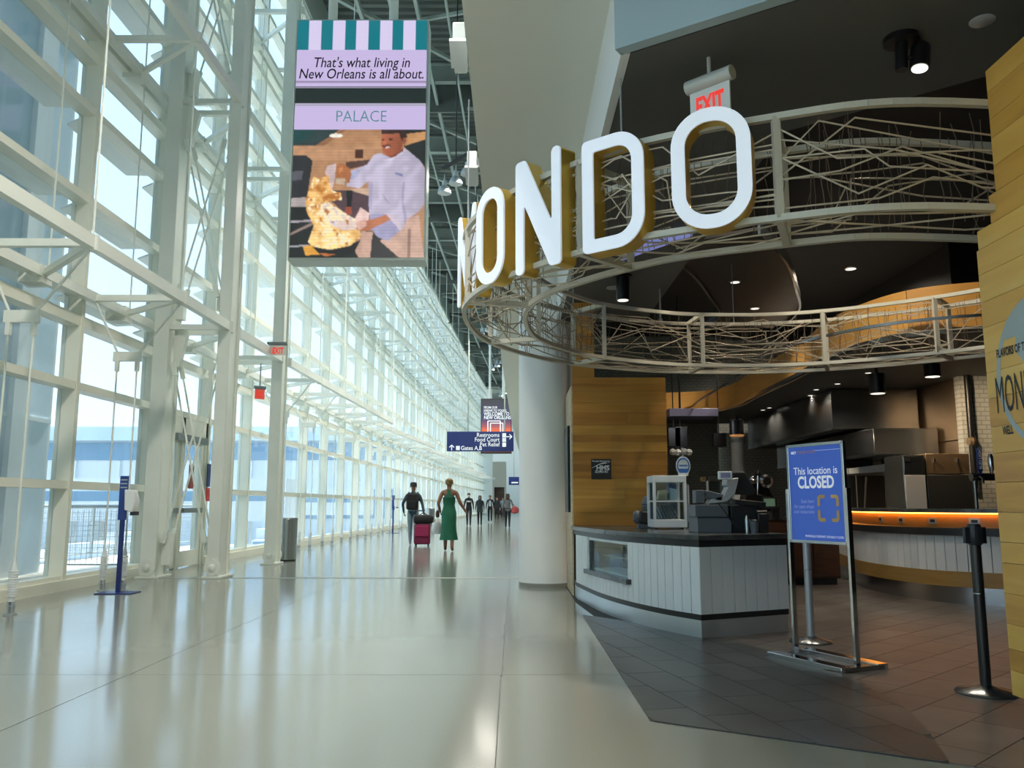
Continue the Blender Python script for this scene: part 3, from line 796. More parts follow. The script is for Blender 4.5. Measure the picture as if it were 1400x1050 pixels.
# display case recess between arc params: find path range by pixel x
def fpos(px_): 
    best = min(range(len(fc)), key=lambda i: abs((700 + F*fc[i].x/(fc[i].y*CP - CAMZ*SP)) - px_)); return best
i0, i1 = fpos(806), fpos(864)
core_in = inset(foot, .035)
def core(z0, z1, nm, mt, P): return ob(nm, MB().prism(P, z0, z1), mt, ct)
core(.0, .155, 'kick', M['kick'], inset(foot, .012))
core(.155, .205, 'black_base_band', M['band'], inset(foot, .006))
core(.205, .40, 'carcass', M['band'], core_in)
# carcass above .40 leaves the recess open at the display case
inn = [(p.x, p.y) for p in fc]
def notch(P_in):
    q = [Vector(p) for p in P_in]; k = q[:i0+1] + [Vector((q[i0].x+.55, q[i0].y+.25)), Vector((q[i1].x+.5, q[i1].y+.3))] + q[i1:]
    return [(p.x, p.y) for p in k]
core(.40, .78, 'carcass', M['band'], notch(core_in))
core(.78, .84, 'black_top_band', M['band'], inset(foot, .006))
# boards, one by one, around the front and the right face
def outer_at(path, a, b, z0, z1, m_, parent, th=.03):
    ob('board', MB().ribbon([(p.x, p.y) for p in path[a:b+1]], z0, z1, th), m_, parent, smooth=30)
dense = []
for i in range(len(fc)-1):
    for k in range(6): dense.append(fc[i].lerp(fc[i+1], k/6))
dense.append(fc[-1])
L = [0]
for p, q in zip(dense, dense[1:]): L.append(L[-1]+(q-p).length)
def pt(s):
    import bisect
    k = min(max(bisect.bisect(L, s)-1, 0), len(dense)-2); t = (s-L[k])/max(1e-6, L[k+1]-L[k]); return dense[k].lerp(dense[k+1], t)
s0c, s1c = L[i0*6], L[i1*6]
BWID = .115; nb_ = round(L[-1]/BWID); bw = L[-1]/nb_
for k in range(nb_):
    a, b = k*bw+.004, (k+1)*bw-.004
    path = [pt(a), pt((a+b)/2), pt(b)]
    mid = (a+b)/2
    zt = .40 if s0c < mid < s1c else .78
    mb = MB().ribbon([(p.x, p.y) for p in path], .205, zt, .03)
    ob('board', mb, M['board'], ct, smooth=30)
nr = 8
dv = (Cc - B_)/nr
for k in range(nr):
    a = B_ + dv*k + dv.normalized()*.004; b = B_ + dv*(k+1) - dv.normalized()*.004
    ob('board', MB().ribbon([(a.x, a.y), (b.x, b.y)], .205, .78, .03), M['board'], ct, smooth=30)
# worktop
ob('worktop', MB().prism(inset(foot, -.03), .84, ZT), M['stone'], ct, bevel=.004)
# display case in the recess
cs = ob('display_case', MB().box((0,0,0),(0,0,0)), M['blackm'], ct)
Pa, Pb = Vector((fc[i0].x, fc[i0].y)), Vector((fc[i1].x, fc[i1].y)); du = (Pb-Pa).normalized(); dn = Vector((-du.y, du.x))
mb = MB()
def q3(u, n, z): p = Pa + du*u + dn*n; return Vector((p.x, p.y, z))
Lc = (Pb-Pa).length; U3, N3 = Vector((du.x, du.y, 0)), Vector((dn.x, dn.y, 0))
for u in (.02, Lc-.02): mb.obox(q3(u, .03, .595), U3, N3, (0,0,1), .04, .06, .37)
mb.obox(q3(Lc/2, .03, .765), U3, N3, (0,0,1), Lc, .06, .03)
ob('case_frame', mb, M['inox'], ct)
ob('stone_sill', MB().obox(q3(Lc/2, -.005, .395), U3, N3, (0,0,1), Lc+.06, .09, .05), M['stone'], ct)
ob('case_glass', MB().obox(q3(Lc/2, .035, .59), U3, N3, (0,0,1), Lc-.08, .008, .35), M['caseglass'], ct)
ob('case_floor', MB().obox(q3(Lc/2, .22, .425), U3, N3, (0,0,1), Lc-.04, .34, .02), M['whitep'], ct)
ob('case_back', MB().obox(q3(Lc/2, .38, .59), U3, N3, (0,0,1), Lc-.1, .02, .35), M['inox'], ct)
ob('case_shelf', MB().obox(q3(Lc/2, .25, .58), U3, N3, (0,0,1), Lc-.1, .2, .012), M['wood_pale'], ct)
bpy.data.objects.remove(cs)

# wood panel standing on the counter end
wp = thing('timber_partition', (1.4, 11.05, 0), 'tall wooden plank panel standing behind the white service counter', 'partition')
PY = 11.02
xl, xr = at(783, 600, Y=PY).x, at(912, 600, Y=PY).x
ztp = at(850, 516, Y=PY).z
ob('core', MB().box((xl, PY+.025, 0), (xr, PY+.12, ztp)).box((xl, PY+.025, ztp), (at(812,470,Y=PY).x, PY+.12, ZC-.01)), M['redwood'], wp)
z = ZT; RR = random.Random(11)
while z < ztp - .005:
    h = min(RR.choice((.09,.13,.15,.17)), ztp - z)
    if ztp - z - h < .04: h = ztp - z
    if RR.random() < .45:
        c = RR.uniform(xl+.4, xr-.3); cuts = [(xl, c), (c, xr)]
    else: cuts = [(xl, xr)]
    for a, b in cuts: ob('plank', MB().box((a+.001, PY, z+.001), (b-.001, PY+.025, z+h-.001)), M['wood_x'], wp, smooth=0)
    z += h
x2 = at(812, 470, Y=PY).x
while z < ZC - .03:
    h = min(.15, ZC-.015-z)
    ob('plank', MB().box((xl+.001, PY, z+.001), (x2, PY+.025, z+h-.001)), M['wood_x'], wp, smooth=0); z += h
ob('side_return', MB().box((xl-.02, PY, 0), (xl, PY+1.1, 2.7)), M['wood_pale'], wp)
mf = thing('menu_frame', (xl-.03, PY+.5, 1.3), 'thin black menu case on the side of the wooden panel beside the pillar', 'menu case')
ob('frame', MB().box((xl-.05, PY+.25, 1.05), (xl-.02, PY+.9, 2.2)), M['blackm'], mf)
ob('screen', MB().box((xl-.052, PY+.3, 1.1), (xl-.05, PY+.85, 2.15)), M['greyp'], mf)
# HMS plaque
c0 = at(822, 641.5, Y=PY); hw = .5*27/F*PY*1.01
pq = thing('operator_plaque', (c0.x, PY, c0.z-hw), 'small square black plaque with white lettering on the wooden panel', 'plaque')
ob('plate', MB().box((c0.x-hw, PY-.008, c0.z-hw), (c0.x+hw, PY, c0.z+hw)), M['blackp'], pq)
XR = Vector((1,0,0)); py0 = PY-.008
text('Proudly Operated by', .027, (c0.x, py0, c0.z+hw*.74), XR, UP, M['white'], pq, bold=.02)
text('HMS', .088, (c0.x+.02, py0, c0.z-.012), XR, UP, M['white'], pq, bold=.03)
ob('logo_bar', MB().box((c0.x-hw*.68, py0-.001, c0.z-hw*.36), (c0.x+hw*.65, py0, c0.z-hw*.13)), M['white'], pq)
text('HOST', .045, (c0.x, py0-.002, c0.z-hw*.34), XR, UP, M['darkblue_p'], pq, bold=.02, sx=1.6)
sw = [(c0.x-hw*.95+hw*1.45*t, py0-.001, c0.z+hw*(.10+.52*math.sin(t*pi/2))) for t in [k/10 for k in range(11)]]
ob('swoosh', MB().tube(sw, [.002+.006*k/10 for k in range(11)], 6), M['white'], pq)
ob('leaf_mark', MB().lathe([(.001,-.03),(.02,-.008),(.018,.008),(.001,.03)], (c0.x+hw*.72, py0, c0.z+hw*.66), 10, (1,0,.4), sy=.1), M['white'], pq)

# ================================================================== BAR (back right)
bc = catmull([(5.38,14.4), at(1152,790,Z=0).xy, at(1177,803,Z=0).xy, at(1215,813,Z=0).xy, at(1270,822,Z=0).xy, at(1337,828,Z=0).xy, (5.95,9.6), (6.9,9.35)], 6)
bar = thing('bar_counter', (5.3, 11, 0), 'curved bar counter with white boards, wooden band and orange light under the top', 'bar counter')
BP = lambda d: [(p.x, p.y) for p in offset(bc, d)]
ob('steel_kick', MB().ribbon(BP(.02), 0, .20, .4), M['kick2'], bar)
ob('wood_band', MB().ribbon(BP(-.015), .20, .375, .40), M['wood_low'], bar)
Lb = [0]
for p, q in zip(bc, bc[1:]): Lb.append(Lb[-1]+(q-p).length)
def bpt(s):
    k = max(i for i in range(len(Lb)) if Lb[i] <= s+1e-9); k = min(k, len(bc)-2)
    return bc[k].lerp(bc[k+1], (s-Lb[k])/(Lb[k+1]-Lb[k]))
nb2 = round(Lb[-1]/.125)
for k in range(nb2):
    a, b = Lb[-1]*k/nb2+.005, Lb[-1]*(k+1)/nb2-.005
    ob('board', MB().ribbon([(bpt(a).x, bpt(a).y), (bpt(b).x, bpt(b).y)], .375, .79, .03), M['board'], bar, smooth=0)
ob('carcass', MB().ribbon(BP(.032), .375, .79, .35), M['band'], bar)
ob('ledge', MB().ribbon(BP(-.06), .79, .88, .46), M['band'], bar, bevel=.004)
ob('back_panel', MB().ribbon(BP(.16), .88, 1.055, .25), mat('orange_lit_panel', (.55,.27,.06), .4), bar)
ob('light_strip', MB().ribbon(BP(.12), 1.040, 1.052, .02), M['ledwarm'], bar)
ob('worktop', MB().ribbon(BP(-.03), 1.055, 1.10, .62), M['stone'], bar)
for k, px_ in enumerate((1186, 1216, 1265, 1326)):
    i = min(range(len(bc)), key=lambda i: abs((700+F*bc[i].x/(bc[i].y*CP)) - px_) + (50 if bc[i].y > 14.5 else 0))
    p = offset(bc, .155)[i]; q = (bc[min(i+1, len(bc)-1)]-bc[i-1]).normalized()
    t = thing('power_outlet', (p.x, p.y, .92), ORD[k] + ' power outlet from the left on the orange lit bar front', 'outlet', 'outlets on the bar front')
    ob('plate', MB().obox((p.x, p.y, .955), q, (-q.y, q.x, 0), (0,0,1), .12, .012, .075), M['silverp'], t)
    ob('socket', MB().obox((p.x+q.y*.007, p.y-q.x*.007, .955), q, (-q.y, q.x, 0), (0,0,1), .07, .006, .035), M['blackp'], t)
# back cabinet of red-brown wood behind the counter
cb = thing('back_cabinet', (4.2, 12.6, 0), 'dark red-brown wooden cabinet behind the service counter', 'cabinet')
ob('body', MB().box((3.2, 12.4, .1), (4.74, 13.0, .93)), M['redwood'], cb)
ob('plinth', MB().box((3.24, 12.44, 0), (4.70, 12.96, .1)), M['band'], cb)
for k in range(4): ob('door', MB().box((3.22+.38*k, 12.38, .13), (3.22+.38*k+.365, 12.4, .9)), M['redwood'], cb, bevel=.003)
ob('worktop', MB().box((3.17, 12.36, .93), (4.76, 13.02, .965)), M['stone'], cb)
# kitchen hoods
def hood(x0, x1, y0, y1, z0, z1, slope, label):
    t = thing('kitchen_hood', ((x0+x1)/2, (y0+y1)/2, z0), label, 'hood', 'kitchen hoods')
    ob('canopy', MB().add([(x0,y0,z0),(x0,y1,z0),(x0,y1,z1),(x0,y0,z1),(x1,y0,z0+slope),(x1,y1,z0+slope),(x1,y1,z1),(x1,y0,z1)],
        [(0,1,2,3),(7,6,5,4),(0,4,5,1),(1,5,6,2),(2,6,7,3),(3,7,4,0)]), M['inoxdark'], t, bevel=.01)
    ob('rim', MB().box((x0-.012, y0, z0-.02), (x0+.01, y1, z0+.03)), M['inox'], t)
hood(5.42, 6.9, 14.2, 19.3, 2.42, 3.1, .0, 'large dark stainless hood hanging below the bar soffit')
hood(5.85, 6.9, 13.6, 18.6, 1.95, 2.38, .0, 'lower brighter stainless hood below the large one')
# appliances behind the bar
def appliance(p0, p1, label, name, cat): return thing(name, ((p0[0]+p1[0])/2, (p0[1]+p1[1])/2, p0[2]), label, cat)
yk = 12.0
def kx(px_): return (px_-700)/F*(yk*CP)
def kz(py_): return at(1200, py_, Y=yk).z
st_ = thing('kitchen_bench', (6.0, 12.5, 0), 'long stainless work bench behind the bar under the appliances', 'bench')
ob('top', MB().box((kx(1236), yk-.05, .86), (kx(1345), yk+.8, .90)), M['inox'], st_)
for x in (kx(1238), kx(1290), kx(1342)):
    for y in (yk, yk+.7): ob('leg', MB().box((x-.02, y-.02, 0), (x+.02, y+.02, .86)), M['inox'], st_)
ov = thing('tall_oven', (kx(1254), yk+.3, .9), 'bright stainless oven with seam and display behind the bar', 'oven')
ob('body', MB().box((kx(1238), yk, .9), (kx(1268), yk+.6, kz(622))), M['inox'], ov, bevel=.006)
ob('door_upper', MB().box((kx(1239), yk-.015, kz(648)), (kx(1267), yk, kz(624))), M['inox'], ov, bevel=.004)
ob('door_lower', MB().box((kx(1239), yk-.015, .92), (kx(1267), yk, kz(649.5))), M['silverp'], ov, bevel=.004)
ob('display', MB().box((kx(1239), yk-.02, kz(631)), (kx(1248), yk-.015, kz(626))), M['blackp'], ov)
fr_ = thing('grill_box', (kx(1302), yk+.3, .9), 'wide brown and grey stainless appliance right of the bright oven', 'appliance')
ob('lower_body', MB().box((kx(1270), yk, .9), (kx(1333), yk+.7, kz(649))), mat('grey_steel_panel', (.12,.12,.118), .3, .8), fr_, bevel=.006)
ob('upper_body', MB().box((kx(1270), yk, kz(648)), (kx(1330), yk+.7, kz(620))), M['inoxbrown'], fr_, bevel=.006)
for px_ in (1281, 1313): ob('handle', MB().box((kx(px_)-.01, yk-.03, kz(632)), (kx(px_)+.01, yk, kz(627))), M['chrome'], fr_)
yk = 14.75
fy = thing('fryer', (kx(1195), yk+.3, 0), 'black fryer with pale sloping hood panel behind the closed sign', 'fryer')
ob('body', MB().box((kx(1166), yk+.05, .0), (kx(1222), yk+.6, kz(650))), M['blackm'], fy, bevel=.006)
ob('divider', MB().box((kx(1212), yk+.03, .9), (kx(1214), yk+.05, kz(650))), M['inoxdark'], fy)
ob('slope_panel', MB().add([(kx(1160),yk-.1,kz(648)),(kx(1226),yk-.1,kz(644)),(kx(1226),yk-.1,kz(633)),(kx(1160),yk-.1,kz(641)),(kx(1160),yk+.5,kz(648)),(kx(1226),yk+.5,kz(644)),(kx(1226),yk+.5,kz(633)),(kx(1160),yk+.5,kz(641))],
    [(0,1,2,3),(7,6,5,4),(0,4,5,1),(1,5,6,2),(2,6,7,3),(3,7,4,0)]), M['pillar'], fy)
ob('side_panel', MB().add([(kx(1225),yk-.02,kz(625)),(kx(1237),yk-.02,kz(627)),(kx(1240),yk-.02,.9),(kx(1231),yk-.02,.9),(kx(1225),yk+.5,kz(625)),(kx(1237),yk+.5,kz(627)),(kx(1240),yk+.5,.9),(kx(1231),yk+.5,.9)],
    [(0,1,2,3),(7,6,5,4),(0,4,5,1),(1,5,6,2),(2,6,7,3),(3,7,4,0)]), M['inoxdark'], fy)
ob('green_lamp', MB().box((kx(1222), yk-.04, kz(622)), (kx(1227), yk-.02, kz(616))), mat('green_lamp', (.02,.5,.1), .4, emit=.3), fy)
ob('rack', MB().tube([(kx(1172), yk-.02, .9), (kx(1172), yk-.02, kz(650))], .012, 6).tube([(kx(1180), yk-.02, .9), (kx(1186), yk-.02, kz(652))], .018, 6), M['inox'], fy)
sh_ = thing('wall_shelf', (kx(1195), yk+.85, kz(637)), 'black shelf between the lower hood and the fryer', 'shelf')
ob('shelf', MB().box((kx(1160), yk+.7, kz(637)), (kx(1220), yk+1.05, kz(624))), M['blackm'], sh_)
ob('front_rail', MB().box((kx(1160), yk+.68, kz(624)), (kx(1220), yk+.7, kz(622.5))), M['inox'], sh_)
# pipe on the tile wall
pp = thing('vertical_pipe', (6.95, 12.78, .9), 'dark vertical pipe with valve on the white tile wall', 'pipe')
xp = at(1325, 560, Y=12.78).x
ob('pipe', MB().tube([(xp, 12.78, 1.4), (xp, 12.78, at(1325,497,Y=12.78).z)], .045, 10), M['blackm'], pp)
ob('valve', MB().lathe([(.06,-.05),(.08,0),(.06,.05)], (xp, 12.78, 2.1), 12, (1,0,0)), M['inoxbrown'], pp)
# beer tap
yt = 10.15
tp = thing('beer_tap', (at(1340,652,Y=yt).x, yt, 1.1), 'black drink tap rail with blue tap handle on the bar', 'tap')
pz = at(1340,652,Y=yt).z
ob('rail', MB().tube([(at(1331,652,Y=yt).x, yt, pz), (at(1385,652,Y=yt).x, yt, pz)], .045, 14), M['blackm'], tp)
ob('rail_cap', MB().lathe([(.05,-.03),(.05,.02)], (at(1331,652,Y=yt).x, yt, pz), 14, (1,0,0)), M['inoxdark'], tp)
ob('post', MB().tube([(at(1335,690,Y=yt).x, yt, 1.10), (at(1335,690,Y=yt).x, yt, pz)], .022, 10), M['inoxdark'], tp)
hx = at(1339, 630, Y=yt-.08).x
h0, h1 = at(1339,645,Y=yt-.08).z, at(1339,613,Y=yt-.08).z
hd = ob('tap_handle', MB().lathe([(.012,h0-.04),(.02,h0),(.034,h0+.02),(.034,h1-.05),(.028,h1)], (hx, yt-.08, 0), 14, sy=.55), M['navy'], tp)
text('BUD LIGHT', .052, (hx+.016, yt-.1, h0+.03), (0,0,1), (-1,0,0), M['white'], hd, align='LEFT', bold=.02, lift=.003)
ob('faucet', MB().tube([(hx, yt-.04, pz), (hx, yt-.12, pz-.02), (hx, yt-.13, pz-.08)], .015, 8), M['chrome'], tp)
fx2 = at(1354, 640, Y=yt-.06).x
ob('tap_handle', MB().lathe([(.012,pz+.03),(.03,pz+.1),(.04,pz+.2),(.02,pz+.27)], (fx2, yt-.08, 0), 14), M['chrome'], tp)
# ================================================================== RING SIGN WITH LETTERS
ZB, ZU = 2.77, 3.38
RP = [(4.4,4.95),(3.6,4.62),(2.95,4.49),(2.13,4.44),(1.53,4.62),(.8,4.97),(.37,5.36),(.05,5.75),(-.2,6.15),(-.36,6.62),(-.41,7.1),(-.36,7.75),(-.22,8.33),(.14,9.0),(.72,9.65),(1.7,10.16),(2.5,10.28),(3.15,10.25),(3.82,10.05),(4.46,9.68),(5.05,9.2),(5.6,8.6)]
ro = catmull(RP, 5)
ri = offset(ro, .52)          # inside of the loop
# signed check: inner path must lie inside
if (ri[50] - Vector((2.2, 7.3, 0))).length > (ro[50] - Vector((2.2, 7.3, 0))).length: ri = offset(ro, -.52)
sg = thing('ring_sign', (2, 7.2, ZB), 'large hanging loop of pale metal truss and wires carrying brass letters', 'sign')
def chord(path, z, nm, w_=.038): 
    m = MB()
    for a, b in zip(path, path[1:]): m.bar((a.x,a.y,z), (b.x,b.y,z), w_, w_)
    return ob(nm, m, M['frame'], sg)
for path in (ro, ri):
    for z in (ZB, ZU): chord(path, z, 'chord')
fr_idx = []
for tx, ty in ((3.3,4.55),(1.53,4.62),(.45,5.28),(-.36,6.62),(-.22,8.33),(.72,9.65),(2.15,10.25),(3.82,10.05),(4.95,9.28)):
    fr_idx.append(min(range(len(ro)), key=lambda i: (ro[i].x-tx)**2+(ro[i].y-ty)**2))
for i in fr_idx:
    a, b = ro[i], ri[i]
    ob('frame_post', MB().bar((a.x,a.y,ZB), (a.x,a.y,ZU), .042, .042), M['frame'], sg)
    ob('frame_post', MB().bar((b.x,b.y,ZB), (b.x,b.y,ZU), .042, .042), M['frame'], sg)
    for z in (ZB, ZU): ob('frame_rail', MB().bar((a.x,a.y,z), (b.x,b.y,z), .045, .045), M['frame'], sg)
# bent wires on the outer face, inner face and underside
RW = random.Random(21)
def wire_on(path, i0, i1, top):
    n = i1 - i0; k = RW.randint(3, 5); pts = []
    cuts = sorted([0] + [RW.uniform(.12, .88) for _ in range(k-1)] + [1])
    h = RW.uniform(.05, .95)
    for c in cuts:
        x_ = i0 + c*n; j = min(int(x_), len(path)-2); p = path[j].lerp(path[j+1], x_-j)
        pts.append((p.x, p.y, ZB+.03+(ZU-ZB-.06)*h))
        if RW.random() < .45: h = h + RW.uniform(-.06, .06)
        else: h = h + RW.choice((-1, 1))*RW.uniform(.2, .55)
        h = abs(h); h = 2-h if h > 1 else h; h = min(max(h, .03), .97)
    ob('wire', MB().tube(pts, .0058, 5), M['wire'], sg)
idx = sorted(set([0] + fr_idx + [len(ro)-1]))
for a, b in zip(idx, idx[1:]):
    nn_ = 9 if b - a > 6 else 6
    for _ in range(nn_): wire_on(ro, a, b, 0)
    for _ in range(max(4, nn_-3)): wire_on(ri, a, b, 0)
    for _ in range(4):                                       # underside
        pts = []; k = RW.randint(3, 4); f_ = RW.random()
        for c in range(k+1):
            x_ = a+(b-a)*c/k; j = min(int(x_), len(ro)-2); p, q = ro[j].lerp(ro[j+1], x_-j), ri[j].lerp(ri[j+1], x_-j)
            r_ = p.lerp(q, f_); pts.append((r_.x, r_.y, ZB)); f_ = RW.random()
        ob('wire', MB().tube(pts, .006, 5), M['wire'], sg)
m = MB()
for i in range(0, len(ro)-1):
    for _ in range(3 if (ro[i].y < 5.2 or ro[i].y > 8.6) else 1):
        p = ro[i].lerp(ri[i], RW.uniform(.1, .9)) + Vector((RW.uniform(-.08,.08), RW.uniform(-.08,.08), 0))
        pts = [(p.x+RW.uniform(-.02,.02), p.y+RW.uniform(-.02,.02), ZB+(ZU-ZB)*k/5) for k in range(6)]
        m.tube(pts, .0028, 3, False)
tag(ob('hanging_strands', m, M['strand'], sg), kind='stuff')
for i in (26, 45, 70, 82):
    if i < len(ro):
        zt_ = ZC if ro[i].x > .72 and ro[i].y < 5.6 else ZS if ro[i].x < .72 else 5.3
        ob('suspension_cable', MB().tube([(ro[i].x, ro[i].y, ZU), (ro[i].x, ro[i].y, zt_)], .006, 6), M['galv'], sg)

# ---- letters
def fillet(P, rad, n=6):
    out = []; m_ = len(P)
    for i in range(m_):
        a, b, c = Vector(P[i-1]), Vector(P[i]), Vector(P[(i+1) % m_]); r = rad[i] if isinstance(rad, (list, tuple)) else rad
        u, v_ = (a-b).normalized(), (c-b).normalized(); ang = u.angle(v_)
        if r <= 0 or ang > pi-.02: out.append((b.x, b.y)); continue
        d = min(r/math.tan(ang/2), (a-b).length*.49, (c-b).length*.49); rr_ = d*math.tan(ang/2)
        ce = b + (u+v_).normalized()*(rr_/math.sin(ang/2)); s_, e_ = b+u*d-ce, b+v_*d-ce
        a0 = math.atan2(s_.y, s_.x); a1 = math.atan2(e_.y, e_.x); da = (a1-a0+pi) % (2*pi)-pi
        for k in range(n+1): t = a0+da*k/n; out.append((ce.x+rr_*math.cos(t), ce.y+rr_*math.sin(t)))
    return out
def stroke_w(): return .085
def letter_shape(ch, w_, h):
    s_ = .082
    rect = lambda x0, y0, x1, y1: [(x0,y0),(x1,y0),(x1,y1),(x0,y1)]
    if ch == 'O':
        return [fillet(rect(0,0,w_,h), w_*.48, 12), fillet(rect(s_,s_,w_-s_,h-s_), (w_-2*s_)*.46, 12)]
    if ch == 'D':
        return [fillet(rect(0,0,w_,h), [.035,w_*.44,w_*.44,.035], 10), fillet(rect(s_,s_,w_-s_,h-s_), [.015,(w_-2*s_)*.42,(w_-2*s_)*.42,.015], 10)]
    if ch == 'N':
        return [fillet([(0,0),(s_,0),(s_,h*.62),(w_-s_*1.25,0),(w_,0),(w_,h),(w_-s_,h),(w_-s_,h*.36),(s_*1.2,h),(0,h)], [.035,.035,.01,.03,.03,.035,.035,.01,.03,.03], 5)]
    if ch == 'M':
        c = w_/2
        return [fillet([(0,0),(s_*.8,0),(s_*.8,h*.60),(c-s_*.35,h*.16),(c+s_*.35,h*.16),(w_-s_*.8,h*.60),(w_-s_*.8,0),(w_,0),(w_,h),(w_-s_*.9,h),(c,h*.40),(s_*.9,h),(0,h)], [.03,.03,.008,.02,.02,.008,.03,.03,.03,.03,.01,.03,.03], 5)]
def extrude2d(loops, depth):
    cu = bpy.data.curves.new('l', 'CURVE'); cu.dimensions = '2D'; cu.fill_mode = 'BOTH'; cu.extrude = depth/2
    for lp_ in loops:
        sp = cu.splines.new('POLY'); sp.points.add(len(lp_)-1); sp.use_cyclic_u = True
        for q, (x, y) in zip(sp.points, lp_): q.co = (x, y, 0, 1)
    tmp = bpy.data.objects.new('l', cu); C.objects.link(tmp)
    me = bpy.data.meshes.new_from_object(tmp.evaluated_get(bpy.context.evaluated_depsgraph_get()))
    v = [tuple(p.co) for p in me.vertices]; f = [tuple(p.vertices) for p in me.polygons]
    bpy.data.objects.remove(tmp); bpy.data.curves.remove(cu); bpy.data.meshes.remove(me)
    return v, f
def letter(ch, plx, prx, pty, pby, nm, ab=None):
    """stand a letter on the outer face of the ring where its left and right edges show in the photo"""
    def on_ring(px_, pym):
        # nearest crossing of the pixel ray with a curve 9 cm outside the ring, in plan
        out_ = offset(ro, -.10) if (offset(ro, -.10)[50]-Vector((2.2,7.3,0))).length > (ro[50]-Vector((2.2,7.3,0))).length else offset(ro, .10)
        best = None
        for i in range(6, 60):
            p = out_[i]; zc = (ZB+ZU)/2-CAMZ
            x_ = 700 + F*p.x/(p.y*CP + zc*SP)
            if best is None or abs(x_-px_) < best[0]: best = (abs(x_-px_), i)
        i = best[1]; res = None
        for a, b in ((i-1, i), (i, i+1)):
            for k in range(21):
                p = out_[a].lerp(out_[b], k/20); x_ = 700 + F*p.x/(p.y*CP + ((ZB+ZU)/2-CAMZ)*SP)
                if res is None or abs(x_-px_) < res[0]: res = (abs(x_-px_), p)
        return res[1]
    a, b = ab or (on_ring(plx, 0), on_ring(prx, 0))
    mid = (a+b)/2; xd_ = (b-a); wd = xd_.length; xd_.normalize(); nrm = xd_.cross(Vector((0,0,1)))
    zb = at(0, pby, Y=mid.y).z; zt = at(0, pty, Y=mid.y).z
    h = zt - zb
    loops = letter_shape(ch, wd, h)
    g = ob('letter', MB(), None, sg) if False else None
    for nm_, dep, off, mt in (('letter_return', .13, -.065, M['gold']), ('letter_face', .014, .006, M['letter'])):
        v, f = extrude2d(loops, dep)
        V = [a + xd_*x + Vector((0,0,1))*(zb-0+y) + nrm*(z+off) for x, y, z in v]
        mb = MB().add([(p.x,p.y,p.z) for p in V], f)
        if nm_ == 'letter_return': g = ob('letter', mb, mt, sg, smooth=35); g['label'] = nm
        else: ob('letter_face', mb, mt, g, smooth=35)
    for u in (.3, .7):
        p = a + xd_*(wd*u) + Vector((0,0,zb+h*.12)); ob('standoff', MB().tube([p-nrm*.12, p-nrm*.2], .012, 6), M['frame'], g)
letter('O', 919, 1027, 148, 312, 'second letter O, the rightmost letter')
letter('D', 797, 882, 184, 340, 'letter D')
letter('N', 707, 768, 212, 369, 'letter N')
letter('O', 653, 690, 258, 388, 'first letter O')
letter('M', 629, 651, 288, 413, 'letter M, seen edge on', (at(627.5, 380, Y=7.0)*Vector((1,1,0)), at(651, 340, Y=6.55)*Vector((1,1,0))))

# ================================================================== EXIT SIGNS
def exit_sign(c, xd_, w_, h, label, body, stem=None, face=None, edge=.035):
    xd_ = Vector(xd_).normalized(); yd_ = Vector((0,0,1)); nn = xd_.cross(yd_); c = Vector(c)
    t = thing('exit_sign', c - yd_*h/2, label, 'exit sign', 'exit signs')
    ob('face_panel', MB().obox(c, xd_, nn, yd_, w_, .012, h), face or M['exitface'], t)
    hp = c + yd_*(h/2+edge)
    ob('housing', MB().tube([hp-xd_*(w_/2+.02), hp+xd_*(w_/2+.02)], edge, 14), body, t)
    text('EXIT', h*.86, c - yd_*h*.33 + nn*.007, xd_, yd_, M['red'], t, bold=.035, sx=w_/h*.40)
    if stem:
        ob('stem', MB().tube([hp, Vector(stem)], .012, 8), body, t)
    return t
p = at(380, 479, Y=15.8)
exit_sign(p, (1,0,0), .30, .19, 'lit EXIT sign mounted on the white column above the trash bin', M['exitgrey'])
ob('arm', MB().tube([p+Vector((-.19,0,.14)), (-4.70, 16.62, p.z+.14)], .025, 8), M['blackm'], [o for o in C.objects if o.name.startswith('exit_sign')][0])
p = at(355, 539, Y=16.9)
exit_sign(p, (.8,.6,0), .20, .20, 'red EXIT sign hanging from a thin rod behind the columns', M['exitgrey'], stem=(p.x, p.y, 4.0), face=mat('exit_red_face', (.75,.10,.07), .4, emit=.25))
c = at(971, 140, Z=3.56)
exit_sign(c, (.72,-.69,0), .27, .19, 'pale EXIT sign below the dark ceiling behind the last brass letter', M['exitbody'], stem=(c.x, c.y, ZC), edge=.045)

# ================================================================== CEILING FITTINGS NEAR THE SIGN
p = at(1232, 52, Z=ZC)
t = thing('track_spotlight', p, 'black twin spotlight on the charcoal ceiling right of the letters', 'spotlight')
ob('canopy', MB().lathe([(.10,-.03),(.10,0)], p, 20), M['blackm'], t)
ob('stem', MB().tube([p, p+Vector((-.01,0,-.2))], .035, 10), M['blackm'], t)
hd = ob('head', MB().lathe([(.055,0),(.055,.14),(.03,.17)], p+Vector((.085,-.02,-.20)), 18, (.15,.1,1)), M['blackm'], t)
ob('lens', MB().lathe([(.045,-.004),(.045,.002)], p+Vector((.085,-.02,-.20)), 18, (.15,.1,1)), M['lamp_on'], hd)
ob('yoke', MB().tube([p+Vector((0,0,-.13)), p+Vector((.06,-.02,-.13))], .012, 8), M['blackm'], t)
p = at(1343, 28, Z=ZC)
tag(ob('ceiling_speaker', MB().lathe([(.0, -.012), (.06,-.012),(.068,-.006),(.068,0)], p, 24), M['silverp']), 'flat pale disc on the charcoal ceiling near the wooden wall', 'ceiling disc')
p = at(851, 377, Z=ZC)
t = thing('surface_downlight', p, 'black cylinder downlight on the charcoal ceiling inside the ring', 'spotlight')
ob('canopy', MB().lathe([(.12,-.02),(.12,0)], p, 20), M['blackm'], t)
ob('can', MB().lathe([(.08,-.30),(.08,-.02)], p, 20), M['blackm'], t)
